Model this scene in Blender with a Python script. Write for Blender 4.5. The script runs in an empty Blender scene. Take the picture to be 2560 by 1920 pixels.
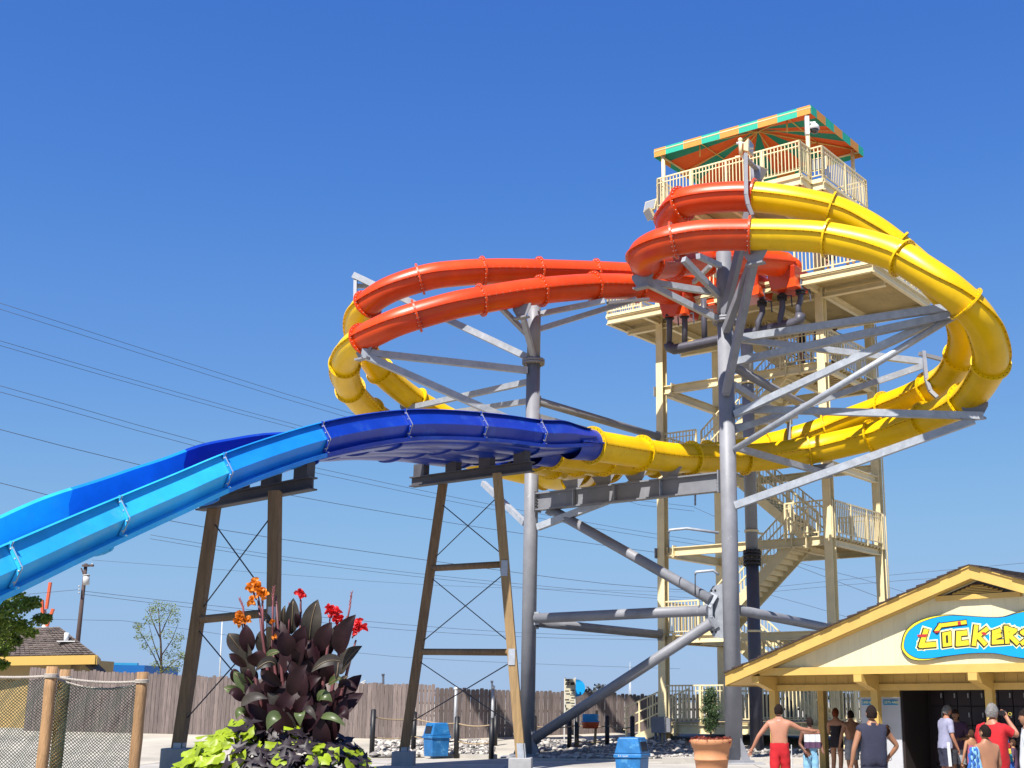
import bpy, bmesh, math, random
from mathutils import Vector as V, Matrix
R = math.radians
random.seed(11)
sc = bpy.context.scene
# ---------------------------------------------------------------- camera
F, CX, CY, HZ, CZ = 3180.0, 1545.0, 960.0, 1755.0, 1.8      # photo pixels (2560x1920)
PITCH = math.atan((HZ - CY) / F)
cd = bpy.data.cameras.new('camera'); cam = bpy.data.objects.new('camera', cd)
sc.collection.objects.link(cam); sc.camera = cam
cam.location = (0, 0, CZ); cam.rotation_euler = (math.pi / 2 + PITCH, 0, 0)
cd.sensor_width = 36; cd.sensor_fit = 'HORIZONTAL'; cd.lens = 36 * F / 2560
cd.shift_x = -(CX - 1280) / 2560; cd.clip_start = .1; cd.clip_end = 6000
# ---------------------------------------------------------------- sky, sun, exposure
TOSUN = V((-.34, -.70, 1.0)).normalized()
w = bpy.data.worlds.new('World'); sc.world = w; w.use_nodes = True
nt = w.node_tree; bg = nt.nodes['Background']
sky = nt.nodes.new('ShaderNodeTexSky'); sky.sky_type = 'NISHITA'; sky.sun_disc = False
sky.sun_elevation = math.asin(TOSUN.z); sky.sun_rotation = math.atan2(TOSUN.x, TOSUN.y)
sky.altitude = 200; sky.air_density = 1.0; sky.dust_density = .3; sky.ozone_density = 8.0
SK = .14                                         # deep midsummer blue: one tone curve over the whole sky
pre = nt.nodes.new('ShaderNodeVectorMath'); pre.operation = 'SCALE'; pre.inputs['Scale'].default_value = SK
cv = nt.nodes.new('ShaderNodeRGBCurve'); post = nt.nodes.new('ShaderNodeVectorMath'); post.operation = 'SCALE'; post.inputs['Scale'].default_value = 1 / SK
for ch, pts in enumerate((((.105, .063), (.171, .132), (.376, .287), (.68, .365), (1, .41)), ((.209, .198), (.337, .322), (.631, .505), (.84, .535), (1, .56)), ((.2, .33), (.445, .631), (.658, .745), (.913, .80), (1, .81)))):
    c_ = cv.mapping.curves[ch]; c_.points[0].location = (0, 0); c_.points[-1].location = pts[-1]
    for p_ in pts[:-1]: c_.points.new(*p_)
cv.mapping.update()
nt.links.new(sky.outputs[0], pre.inputs[0]); nt.links.new(pre.outputs[0], cv.inputs['Color']); nt.links.new(cv.outputs[0], post.inputs[0]); nt.links.new(post.outputs[0], bg.inputs[0])
bg.inputs[1].default_value = .079
sl = bpy.data.lights.new('sun', 'SUN'); sun = bpy.data.objects.new('sun', sl); sc.collection.objects.link(sun)
sl.energy = 5.0; sl.angle = R(.53); sl.color = (1, .955, .88)
sun.rotation_euler = TOSUN.to_track_quat('Z', 'Y').to_euler(); sun.location = (0, 0, 60)
vs = sc.view_settings; vs.view_transform = 'Standard'; vs.look = 'None'; vs.exposure = 0.80; vs.gamma = 1; vs.use_curve_mapping = False
sc.cycles.max_bounces = 6; sc.cycles.diffuse_bounces = 2; sc.cycles.use_denoising = True

# ---------------------------------------------------------------- helpers
cp, sp = math.cos(PITCH), math.sin(PITCH)
def P(x, y, Y):
    """world point that stands Y metres ahead and is seen at photo pixel (x, y)"""
    a = (x - CX) / F; b = (CY - y) / F
    d = V((a, cp - b * sp, sp + b * cp))
    return V((0, 0, CZ)) + d * (Y / d.y)
Z = V((0, 0, 1))
col = sc.collection
def link(o): col.objects.link(o); return o
def thing(name, label, cat, loc=(0, 0, 0), group=None, rz=0):
    o = bpy.data.objects.new(name, None); link(o); o.empty_display_size = .2
    o.location = loc; o.rotation_euler.z = rz
    tag(o, label, cat, group); return o
def tag(o, label, cat, group=None):
    o['label'] = label; o['category'] = cat
    if group: o['group'] = group
    return o
def ground_z(y):
    return 0.0 if y < 44 else min(.65, .65 * (y - 44) / 12)

class MB:
    def __init__(s): s.v = []; s.f = []; s.sm = []
    def add(s, vs, fs, smooth=False):
        n = len(s.v); s.v += [tuple(p) for p in vs]
        for f in fs: s.f.append(tuple(i + n for i in f)); s.sm.append(smooth)
        return s
    def hexa(s, p):   # 8 points: bottom loop 0-3, top loop 4-7
        return s.add(p, [(3, 2, 1, 0), (4, 5, 6, 7), (0, 1, 5, 4), (1, 2, 6, 5), (2, 3, 7, 6), (3, 0, 4, 7)])
    def box(s, c, x, y, z):
        c, x, y, z = V(c), V(x), V(y), V(z)
        return s.hexa([c - x - y - z, c + x - y - z, c + x + y - z, c - x + y - z, c - x - y + z, c + x - y + z, c + x + y + z, c - x + y + z])
    def abox(s, x0, x1, y0, y1, z0, z1):
        return s.box(((x0 + x1) / 2, (y0 + y1) / 2, (z0 + z1) / 2), ((x1 - x0) / 2, 0, 0), (0, (y1 - y0) / 2, 0), (0, 0, (z1 - z0) / 2))
    def bar(s, p, q, wd, ht, up=Z):
        p, q = V(p), V(q); t = (q - p); L = t.length; t.normalize()
        sd = t.cross(V(up))
        if sd.length < 1e-4: sd = t.cross(V((0, 1, 0)))
        sd.normalize(); u_ = sd.cross(t)
        return s.box((p + q) / 2, t * L / 2, sd * wd / 2, u_ * ht / 2)
    def ibar(s, p, q, wd, ht, tf=.03, tw=.03, up=Z):
        p, q = V(p), V(q); t = (q - p).normalized(); sd = t.cross(V(up))
        if sd.length < 1e-4: sd = V((1, 0, 0))
        sd.normalize(); u_ = sd.cross(t)
        s.bar(p + u_ * (ht - tf) / 2, q + u_ * (ht - tf) / 2, wd, tf, u_); s.bar(p - u_ * (ht - tf) / 2, q - u_ * (ht - tf) / 2, wd, tf, u_)
        return s.bar(p, q, tw, ht - 2 * tf, u_)
    def cyl(s, p, q, r, r2=None, n=14, cap=True):
        p, q = V(p), V(q); r2 = r if r2 is None else r2
        t = (q - p).normalized(); a = t.orthogonal().normalized(); b = t.cross(a)
        vs = []
        for k in range(n):
            d = a * math.cos(2 * math.pi * k / n) + b * math.sin(2 * math.pi * k / n)
            vs += [p + d * r, q + d * r2]
        s.add(vs, [(2 * k, 2 * ((k + 1) % n), 2 * ((k + 1) % n) + 1, 2 * k + 1) for k in range(n)], True)
        if cap:
            m = len(s.v) - 2 * n
            s.f.append(tuple(m + 2 * k for k in range(n))[::-1]); s.sm.append(False)
            s.f.append(tuple(m + 2 * k + 1 for k in range(n))); s.sm.append(False)
        return s
    def path(s, pts, r, n=8, cap=True):
        pts = [V(p) for p in pts]; rr = r if isinstance(r, (list, tuple)) else [r] * len(pts)
        a = None; rings = []
        for i, p in enumerate(pts):
            t = (pts[min(i + 1, len(pts) - 1)] - pts[max(i - 1, 0)]).normalized()
            a = t.orthogonal().normalized() if a is None else (a - t * a.dot(t)).normalized()
            b = t.cross(a)
            rings.append([p + (a * math.cos(2 * math.pi * k / n) + b * math.sin(2 * math.pi * k / n)) * rr[i] for k in range(n)])
        vs = [q for rg in rings for q in rg]
        fs = [(i * n + k, i * n + (k + 1) % n, (i + 1) * n + (k + 1) % n, (i + 1) * n + k) for i in range(len(pts) - 1) for k in range(n)]
        s.add(vs, fs, True)
        if cap:
            m = len(s.v) - len(vs)
            s.f.append(tuple(m + k for k in range(n))[::-1]); s.sm.append(False)
            s.f.append(tuple(m + len(vs) - n + k for k in range(n))); s.sm.append(False)
        return s
    def extr(s, poly, vec):
        poly = [V(p) for p in poly]; vec = V(vec); n = len(poly)
        return s.add(poly + [p + vec for p in poly], [tuple(range(n))[::-1], tuple(range(n, 2 * n))] + [(i, (i + 1) % n, n + (i + 1) % n, n + i) for i in range(n)])
    def lathe(s, prof, c=(0, 0, 0), n=24, smooth=True):
        c = V(c); vs = []
        for (r, z) in prof:
            for k in range(n): vs.append(c + V((r * math.cos(2 * math.pi * k / n), r * math.sin(2 * math.pi * k / n), z)))
        s.add(vs, [(i * n + k, i * n + (k + 1) % n, (i + 1) * n + (k + 1) % n, (i + 1) * n + k) for i in range(len(prof) - 1) for k in range(n)], smooth)
        return s
    def ball(s, c, rx, ry=None, rz=None, nu=8, nv=6, rot=None, jit=0):
        ry = rx if ry is None else ry; rz = rx if rz is None else rz; c = V(c); vs = []
        for j in range(nv + 1):
            ph = math.pi * j / nv
            for k in range(nu):
                th = 2 * math.pi * k / nu
                p = V((rx * math.sin(ph) * math.cos(th), ry * math.sin(ph) * math.sin(th), rz * math.cos(ph)))
                if jit: p *= 1 + random.uniform(-jit, jit)
                if rot: p = rot @ p
                vs.append(c + p)
        return s.add(vs, [(j * nu + k, (j + 1) * nu + k, (j + 1) * nu + (k + 1) % nu, j * nu + (k + 1) % nu) for j in range(nv) for k in range(nu)], jit == 0)
    def mesh(s, name, off=(0, 0, 0)):
        m = bpy.data.meshes.new(name); o = V(off)
        m.from_pydata([(p[0] - o.x, p[1] - o.y, p[2] - o.z) for p in s.v], [], s.f)
        m.polygons.foreach_set('use_smooth', s.sm); m.update(); return m
    def build(s, name, mat, parent=None, local=False, bevel=0):
        """mesh points are in world space unless local=True; parent roots carry no rotation in that case"""
        off = V((0, 0, 0))
        if parent is not None and not local:
            q = parent
            while q is not None: off += q.location; q = q.parent
        m = s.mesh(name, off); o = bpy.data.objects.new(name, m); link(o)
        if isinstance(mat, str): mat = M[mat]
        m.materials.append(mat)
        if parent is not None: o.parent = parent
        if bevel:
            b = o.modifiers.new('bevel', 'BEVEL'); b.width = bevel; b.segments = 2; b.limit_method = 'ANGLE'; b.angle_limit = R(40)
        return o
def text_mesh(name, body, size, m, parent, mtx, ext=.002):
    cu = bpy.data.curves.new(name, 'FONT'); cu.body = body; cu.size = size; cu.extrude = ext; cu.align_x = 'CENTER'; cu.align_y = 'CENTER'
    t = bpy.data.objects.new(name, cu); link(t); me = bpy.data.meshes.new_from_object(t.evaluated_get(bpy.context.evaluated_depsgraph_get()))
    bpy.data.objects.remove(t); bpy.data.curves.remove(cu); me.materials.clear(); me.materials.append(M[m])
    o = bpy.data.objects.new(name, me); link(o); o.parent = parent; o.matrix_local = mtx; return o
def structure(o): o['kind'] = 'structure'; return o
def stuff(o): o['kind'] = 'stuff'; return o
def copy_tree(o, parent=None):
    c = o.copy(); link(c); c.parent = parent
    for ch in list(o.children): copy_tree(ch, c)
    return c
def spline(pts, step=.12):
    """Catmull-Rom through points, resampled by arc length; returns (points, arc position of every control point)"""
    n = len(pts); fine = []; ctl = []
    ext = [pts[0] * 2 - pts[1]] + list(pts) + [pts[-1] * 2 - pts[-2]]
    for i in range(n - 1):
        p0, p1, p2, p3 = ext[i:i + 4]; ctl.append(len(fine))
        for k in range(16):
            t = k / 16
            fine.append(.5 * ((2 * p1) + (p2 - p0) * t + (2 * p0 - 5 * p1 + 4 * p2 - p3) * t * t + (3 * p1 - p0 - 3 * p2 + p3) * t ** 3))
    ctl.append(len(fine)); fine.append(pts[-1].copy())
    for _ in range(6):   # relax small kinks
        g = [p.copy() for p in fine]
        for i in range(1, len(fine) - 1): g[i] = fine[i] * .5 + (fine[i - 1] + fine[i + 1]) * .25
        fine = g
    s = [0]
    for i in range(1, len(fine)): s.append(s[-1] + (fine[i] - fine[i - 1]).length)
    L = s[-1]; m = max(2, int(L / step)); out = []; j = 0
    for k in range(m + 1):
        d = L * k / m
        while j < len(s) - 2 and s[j + 1] < d: j += 1
        t = (d - s[j]) / max(1e-9, s[j + 1] - s[j]); out.append(fine[j].lerp(fine[j + 1], min(1, t)))
    return out, [s[c] for c in ctl], L

# ---------------------------------------------------------------- materials
M = {}; ALB = .77            # all albedos scaled down alike against the raised exposure, for stronger contrast
def mat(name, c, rough=.5, metal=0, var=.0, vscale=3., bump=0., bscale=40., spec=.5, coat=0, grain=None, c2=None, mix=None, trans=0, stretch=None, wear=None):
    c = tuple(x * ALB for x in c); c2 = tuple(x * ALB for x in c2) if c2 else None
    m = bpy.data.materials.new(name); m.use_nodes = True; t = m.node_tree; N = t.nodes; L = t.links
    b = N['Principled BSDF']; b.inputs['Roughness'].default_value = rough; b.inputs['Metallic'].default_value = metal
    b.inputs['Specular IOR Level'].default_value = spec; b.inputs['Coat Weight'].default_value = coat; b.inputs['Coat Roughness'].default_value = .12
    b.inputs['Base Color'].default_value = (*c, 1)
    tc = N.new('ShaderNodeTexCoord'); mp = N.new('ShaderNodeMapping'); L.new(tc.outputs['Object'], mp.inputs[0])
    if stretch: mp.inputs['Scale'].default_value = stretch
    if var or c2:
        n = N.new('ShaderNodeTexNoise'); n.inputs['Scale'].default_value = vscale; n.inputs['Detail'].default_value = 6; n.inputs['Roughness'].default_value = .65
        L.new(mp.outputs[0], n.inputs['Vector'])
        rp = N.new('ShaderNodeValToRGB'); L.new(n.outputs['Fac'], rp.inputs[0])
        rp.color_ramp.elements[0].position = .33; rp.color_ramp.elements[1].position = .68
        ca = tuple(max(0, x * (1 - var)) for x in c); cb = c2 if c2 else tuple(min(1, x * (1 + var)) for x in c)
        rp.color_ramp.elements[0].color = (*ca, 1); rp.color_ramp.elements[1].color = (*cb, 1)
        oi = N.new('ShaderNodeObjectInfo'); h = N.new('ShaderNodeHueSaturation'); mr = N.new('ShaderNodeMapRange')
        mr.inputs[3].default_value = 1 - var * .7; mr.inputs[4].default_value = 1 + var * .7
        L.new(oi.outputs['Random'], mr.inputs[0]); L.new(mr.outputs[0], h.inputs['Value']); L.new(rp.outputs[0], h.inputs['Color'])
        L.new(h.outputs[0], b.inputs['Base Color'])
        if wear:                    # (colour, noise scale, threshold, strength, stretch): chips, stains or faded patches
            wm = N.new('ShaderNodeMapping'); wm.inputs['Scale'].default_value = wear[4]; L.new(tc.outputs['Object'], wm.inputs[0])
            wn = N.new('ShaderNodeTexNoise'); wn.inputs['Scale'].default_value = wear[1]; wn.inputs['Detail'].default_value = 8; wn.inputs['Roughness'].default_value = .7; L.new(wm.outputs[0], wn.inputs['Vector'])
            wr = N.new('ShaderNodeMapRange'); wr.inputs[1].default_value = wear[2]; wr.inputs[2].default_value = wear[2] + .09; wr.inputs[3].default_value = 0; wr.inputs[4].default_value = wear[3]; L.new(wn.outputs['Fac'], wr.inputs[0])
            wx = N.new('ShaderNodeMix'); wx.data_type = 'RGBA'; L.new(wr.outputs[0], wx.inputs['Factor']); L.new(h.outputs[0], wx.inputs[6]); wx.inputs[7].default_value = (*wear[0], 1); L.new(wx.outputs[2], b.inputs['Base Color'])
        r2 = N.new('ShaderNodeMapRange'); r2.inputs[3].default_value = max(.04, rough - .08); r2.inputs[4].default_value = min(1, rough + .12)
        L.new(n.outputs['Fac'], r2.inputs[0]); L.new(r2.outputs[0], b.inputs['Roughness'])
    if bump:
        n2 = N.new('ShaderNodeTexNoise'); n2.inputs['Scale'].default_value = bscale; n2.inputs['Detail'].default_value = 5
        L.new(mp.outputs[0], n2.inputs['Vector'])
        bp = N.new('ShaderNodeBump'); bp.inputs['Strength'].default_value = bump; bp.inputs['Distance'].default_value = .02
        L.new(n2.outputs['Fac'], bp.inputs['Height']); L.new(bp.outputs[0], b.inputs['Normal'])
    if trans:
        b.inputs['Subsurface Weight'].default_value = 0
        tr = N.new('ShaderNodeBsdfTranslucent'); mx = N.new('ShaderNodeMixShader'); mx.inputs[0].default_value = trans
        src = b.inputs['Base Color'].links[0].from_socket if b.inputs['Base Color'].links else None
        if src: L.new(src, tr.inputs[0])
        else: tr.inputs[0].default_value = (*c, 1)
        L.new(b.outputs[0], mx.inputs[1]); L.new(tr.outputs[0], mx.inputs[2]); L.new(mx.outputs[0], N['Material Output'].inputs[0])
    M[name] = m; return m
mat('orange_gel', (.78, .070, .007), .34, var=.13, vscale=.9, wear=((.44, .08, .03), 1.6, .56, .25, (1, 1, 1)), spec=.32, coat=.06, bump=.05, bscale=6)
mat('red_gel', (.66, .045, .008), .3, var=.10, vscale=1.2, spec=.5, coat=.25)
mat('yellow_gel', (.95, .58, .001), .34, var=.10, vscale=.9, wear=((.52, .28, .002), 1.7, .57, .3, (1, 1, 1)), spec=.3, coat=.05, bump=.05, bscale=6)
mat('azure_gel', (.012, .28, .86), .36, var=.12, vscale=1.4, spec=.45, coat=.12, bump=.05, bscale=6)
mat('navy_gel', (.003, .042, .42), .36, var=.14, vscale=1.2, wear=((.03, .10, .40), 1.5, .55, .4, (1, 1, 1)), spec=.45, coat=.12, bump=.05, bscale=6)
mat('sky_gel', (.035, .52, 1.0), .36, var=.12, vscale=1.2, wear=((.10, .42, .62), 1.5, .55, .4, (1, 1, 1)), spec=.45, coat=.12, bump=.05, bscale=6)
mat('bolt', (.30, .27, .22), .5, .6); mat('bolt_light', (.62, .6, .55), .45, .4); mat('bolt_rust', (.16, .07, .02), .7, .2)
mat('rim_grey', (.45, .46, .48), .45, .2)
mat('steel_grey', (.255, .26, .29), .5, var=.14, vscale=1.6, wear=((.50, .50, .52), 5, .64, .8, (1, 1, .8)), bump=.06, bscale=25)
mat('galvanised', (.42, .45, .50), .48, .2, var=.15, vscale=4, bump=.06, bscale=40, wear=((.62, .64, .66), 8, .62, .6, (1, 1, 1)))
mat('beam_dark', (.075, .07, .08), .6, var=.2, vscale=2)
mat('cream_paint', (.95, .79, .46), .5, var=.10, vscale=1.2, wear=((.44, .31, .14), 2.2, .62, .5, (1.6, 1.6, .35)), bump=.05, bscale=30)
mat('cream_deck_shaded', (.62, .47, .22), .6, var=.14, vscale=1.2)  # darker cream for decks, with the shade of their undersides put into the colour
mat('pipe_grey', (.085, .085, .115), .42, var=.15, vscale=3); mat('pipe_light', (.30, .31, .33), .4, var=.1)
mat('black_iron', (.012, .012, .016), .5); mat('rubber_dark', (.02, .02, .025), .7)
mat('timber_dark', (.24, .145, .07), .78, var=.3, vscale=2.2, bump=.35, bscale=18, stretch=(6, 6, .6))
mat('timber_pale', (.42, .27, .12), .75, var=.22, vscale=2.2, bump=.3, bscale=18, stretch=(6, 6, .6))
mat('log', (.42, .24, .11), .8, var=.3, vscale=3, bump=.5, bscale=14, stretch=(7, 7, .8))
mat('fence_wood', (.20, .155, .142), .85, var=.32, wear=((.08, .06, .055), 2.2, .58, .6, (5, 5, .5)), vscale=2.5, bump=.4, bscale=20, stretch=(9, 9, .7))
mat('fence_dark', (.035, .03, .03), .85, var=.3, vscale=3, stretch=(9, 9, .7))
mat('concrete', (.50, .465, .415), .85, var=.2, vscale=.5, wear=((.26, .24, .22), .9, .56, .5, (1, 1, 1)), bump=.25, bscale=30)
mat('concrete_block', (.36, .36, .37), .85, var=.14, vscale=2.5, bump=.3, bscale=30)
mat('ground', (.48, .435, .36), .9, var=.22, vscale=.3, bump=.3, bscale=12)
mat('gravel', (.20, .19, .18), .95, var=.4, vscale=9, bump=1, bscale=20)
mat('stone_white', (.54, .50, .45), .85, var=.28, vscale=6, bump=.4, bscale=20)
mat('stone_dark', (.27, .25, .24), .9, var=.3, vscale=6)
mat('canvas_orange', (.80, .16, .012), .7, var=.06, trans=.35); mat('canvas_green', (.012, .30, .20), .7, var=.06, trans=.35)
mat('valance_orange', (.80, .33, .05), .65, var=.05); mat('valance_green', (.02, .50, .33), .65, var=.05)
mat('trim_yellow', (.72, .46, .12), .55, var=.08, wear=((.40, .26, .08), 2.4, .60, .5, (1, 1, 1)), vscale=1.5, bump=.08, bscale=30)
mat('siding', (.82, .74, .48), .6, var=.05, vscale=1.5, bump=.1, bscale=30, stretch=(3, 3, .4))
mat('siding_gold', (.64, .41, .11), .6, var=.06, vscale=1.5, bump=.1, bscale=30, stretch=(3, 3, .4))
mat('shingle_dark', (.055, .035, .03), .9, var=.3, vscale=6, bump=.5)
mat('shingle_brown', (.135, .105, .09), .9, var=.35, vscale=5, bump=.5, bscale=20)
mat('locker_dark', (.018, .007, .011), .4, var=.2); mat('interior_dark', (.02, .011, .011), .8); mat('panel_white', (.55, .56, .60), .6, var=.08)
mat('terracotta', (.66, .29, .13), .7, var=.16, vscale=2.5, bump=.15, wear=((.62, .45, .32), 2.4, .57, .5, (1, 1, .7))); mat('soil', (.05, .03, .02), .95)
mat('bin_blue', (.015, .16, .42), .45, var=.25, vscale=3.5, wear=((.10, .30, .50), 4, .56, .7, (1, 1, 1)), bump=.06); mat('bin_dark', (.01, .015, .03), .7)
mat('sign_blue', (0., .36, .83), .45); mat('sign_yellow', (.92, .78, .05), .45); mat('sign_gold', (.90, .66, .03), .45); mat('sign_cream', (.95, .90, .45), .5)
mat('sign_black', (.02, .015, .012), .5); mat('sign_red', (.55, .03, .04), .5); mat('sign_label', (.02, .28, .55), .5)
mat('board_cream', (.66, .60, .44), .6, var=.06); mat('white_paint', (.75, .75, .74), .5, var=.04); mat('white_dirty', (.60, .59, .56), .6, var=.1)
mat('glass_dark', (.03, .03, .035), .08, spec=.8); mat('lamp_glass', (.35, .36, .38), .12, spec=.8)
mat('rope', (.52, .46, .40), .9, bump=.6, bscale=80); mat('rope_tan', (.42, .31, .19), .9); mat('net', (.015, .04, .03), .8); mat('net_gold', (.16, .12, .03), .8)
mat('wire', (.05, .055, .075), .7); mat('pole_wood', (.085, .055, .05), .85, var=.2)
mat('ride_orange', (.70, .11, .03), .5); mat('container_blue', (.01, .16, .50), .5)
mat('hut_yellow', (.50, .34, .13), .6, var=.08); mat('hut_trim', (.62, .39, .09), .6)
# ================================================================= ground
def ground():
    mb = MB(); xs = [-1500, -300, -80, -40, -20, 0, 20, 40, 80, 300, 1500]; ys = [-300, -20, 0, 20, 36, 44, 46, 48, 50, 52, 54, 56, 60, 90, 300, 900, 3500]
    vs = [(x, y, ground_z(y)) for y in ys for x in xs]; n = len(xs)
    mb.add(vs, [(j * n + i, j * n + i + 1, (j + 1) * n + i + 1, (j + 1) * n + i) for j in range(len(ys) - 1) for i in range(n - 1)])
    structure(mb.build('ground', 'ground'))
ground()
# concrete walk laid over the sandy ground near the slide legs
mb = MB(); mb.add([(-14, 18, .006), (16, 18, .006), (16, 41.2, .006), (-14, 43.5, .006)], [(0, 1, 2, 3)])
structure(mb.build('path', 'concrete'))
mb = MB()
for i in range(8): mb.abox(-14 + i * 3.6, -13.985 + i * 3.6, 18, 41.1, .006, .010)
for i in range(6): mb.abox(-14, 16, 22 + i * 3.6, 22.015 + i * 3.6, .006, .0105)
o = mb.build('path_joints', 'soil'); structure(o)

# ================================================================= the stair tower
TH = .605
tu = V((math.cos(TH), -math.sin(TH), 0)); tw = V((math.sin(TH), math.cos(TH), 0)); C2 = V((7.751, 46.5, 0))
def T(a, b, z): return C2 + tu * a + tw * b + Z * z
LW, LD = 7.254, 4.548
RH = 1.28
tower = thing('stair_tower', 'tall cream painted steel stair tower with zigzag stairs and a striped canopy on top', 'tower', T(-3.6, 2.3, 0))
def railing(parent, p, q, h=RH, gap=.15, posts=True, name='railing'):
    """guard rail panel p->q (feet), one part with its balusters as a sub-part"""
    p, q = V(p), V(q); L = (q - p).length; t = (q - p) / L
    fr = MB(); fr.bar(p + Z * h, q + Z * h, .055, .055); fr.bar(p + Z * .12, q + Z * .12, .04, .04); fr.bar(p + Z * (h - .2), q + Z * (h - .2), .035, .035)
    k = max(1, round(L / 1.7))
    for i in range(k + 1):
        c = p + t * L * i / k; fr.bar(c - Z * .12, c + Z * h, .075, .075, tu)
    r = fr.build(name, 'cream_paint', parent)
    ba = MB(); n = max(2, int(L / gap))
    for i in range(1, n):
        c = p + t * L * i / n; ba.bar(c + Z * .12, c + Z * h, .034, .034, tu)
    ba.build('balusters', 'cream_paint', r)
    return r
for (a, b, z0, z1) in ((0, 0, .3, 21.3), (-LW, 0, .3, 20.9), (0, LD, .3, 20.9), (-LW, LD, .3, 20.9)):
    m_ = MB(); m_.ibar(T(a, b, z0), T(a, b, z1), .32, .34, .03, .03, up=tw); m_.abox(*[T(a, b, 0).x - .25, T(a, b, 0).x + .25, T(a, b, 0).y - .25, T(a, b, 0).y + .25, .22, .34])
    m_.build('column', 'cream_paint', tower)
L0, L1, L2, L3, L4, L5, L6 = 1.07, 4.31, 7.72, 11.03, 14.32, 17.36, 21.0
def tbeam(a0, b0, a1, b1, z, h=.34, wd=.2, par=tower):
    m_ = MB(); m_.ibar(T(a0, b0, z - h / 2), T(a1, b1, z - h / 2), wd, h, .035, .03); m_.build('beam', 'cream_paint', par)
def clip_plate(a, b, z):
    m_ = MB(); m_.box(T(a, b, z - .17), tu * .02, tw * .13, Z * .24); m_.box(T(a, b - .1, z - .35), tu * .05, tw * .03, Z * .05); m_.build('clip_plate', 'cream_paint', tower)
for z in (L2, L4):
    tbeam(-LW + .17, 0, -.17, 0, z); tbeam(0, .17, 0, LD - .17, z); tbeam(-LW, .17, -LW, LD - .17, z); tbeam(-LW + .17, LD, -.17, LD, z)
    for a in (-LW + .55, -1.5, -.9): clip_plate(a, -.02, z)
for z in (L1, L3):
    tbeam(-LW + .17, 0, -.17, 0, z, .30); tbeam(-LW, .17, -LW, LD - .17, z, .30); tbeam(0, .17, 0, LD - .17, z - .5, .28); tbeam(-LW + .17, LD, -.17, LD, z, .3)
    clip_plate(-LW + .5, -.02, z)
def landing(a0, a1, z, side):
    m_ = MB(); m_.box(T((a0 + a1) / 2, LD / 2, z - .03), tu * (a1 - a0) / 2, tw * (LD / 2 - .1), Z * .035)
    for i in range(14):
        b = .25 + i * (LD - .5) / 13; m_.box(T((a0 + a1) / 2, b, z - .095), tu * (a1 - a0) / 2, tw * .05, Z * .03)
    m_.build('landing', 'cream_deck_shaded', tower)
    inner = a0 if side > 0 else a1
    m_ = MB(); m_.ibar(T(inner, .15, z - .22), T(inner, LD - .15, z - .22), .16, .3, .03, .025); m_.build('landing_beam', 'cream_paint', tower)
    outer = a1 if side > 0 else a0
    railing(tower, T(a0, -.08, z + .02), T(a1, -.08, z + .02)); railing(tower, T(outer, .1, z + .02), T(outer, LD - .1, z + .02))
    railing(tower, T(a0, LD + .05, z + .02), T(a1, LD + .05, z + .02))
for z in (L2, L4): landing(-1.75, .16, z, 1)
for z in (L1, L3): landing(-LW - .16, -5.6, z, -1)
def flight(a0, z0, a1, z1, b0, b1):
    n = 17; root = MB()
    for b in (b0, b1):
        root.bar(T(a0, b, z0 - .16), T(a1, b, z1 - .16), .06, .36)
    f = root.build('stair_flight', 'cream_paint', tower)
    for i in range(n):
        t = (i + .5) / n; m_ = MB(); a = a0 + (a1 - a0) * t; z = z0 + (z1 - z0) * (i + 1) / (n + 1)
        m_.box(T(a, (b0 + b1) / 2, z - .06), tu * .17, tw * ((b1 - b0) / 2 - .03), Z * .022)
        m_.box(T(a + (.16 if a1 > a0 else -.16), (b0 + b1) / 2, z + .02), tu * .012, tw * ((b1 - b0) / 2 - .03), Z * .085)
        m_.build('tread', 'cream_paint', f)
    for b in (b0, b1):
        m_ = MB(); p, q = T(a0, b, z0 + .05), T(a1, b, z1 + .05)
        for h in (RH, RH - .42, .45): m_.bar(p + Z * h, q + Z * h, .05, .05)
        for i in range(4): c = p.lerp(q, i / 3); m_.bar(c - Z * .1, c + Z * RH, .065, .065, tu)
        for i in range(1, 26): c = p.lerp(q, i / 26); m_.bar(c + Z * .1, c + Z * RH, .022, .022, tu)
        m_.build('handrail', 'cream_paint', f)
flight(-1.75, L0, -5.6, L1, 2.7, 4.1); flight(-5.6, L1, -1.75, L2, .35, 1.75); flight(-1.75, L2, -5.6, L3, 2.7, 4.1)
flight(-5.6, L3, -1.75, L4, .35, 1.75); flight(-1.75, L4, -5.6, L5, 2.7, 4.1)
# base deck with the entry stair on its left end
m_ = MB(); m_.box(T(-3.4, 2.2, L0 - .04), tu * 4.1, tw * 2.5, Z * .04); m_.build('base_deck', 'cream_deck_shaded', tower)
tbeam(-LW - .1, -.2, .8, -.2, L0 - .09, .34); tbeam(-LW - .1, 4.6, .8, 4.6, L0 - .09, .34)
for a in (-LW + .7, -3.2, -1.2): clip_plate(a, -.3, L0 - .1)
railing(tower, T(-LW + .2, -.2, L0), T(.8, -.2, L0), 1.34); railing(tower, T(-LW, 4.6, L0), T(.8, 4.6, L0), 1.34); railing(tower, T(.8, -.1, L0), T(.8, 4.5, L0), 1.34)
m_ = MB()
for b in (.3, 2.0): m_.bar(T(-LW - .1, b, L0 - .16), T(-LW - 2.1, b, .15), .07, .34)
f = m_.build('entry_stair', 'cream_paint', tower)
for i in range(5):
    m_ = MB(); t = (i + .5) / 5; m_.box(T(-LW - .1 - 2 * t, 1.15, L0 - (L0 - .25) * t - .06), tu * .2, tw * .82, Z * .025); m_.build('tread', 'cream_paint', f)
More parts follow.
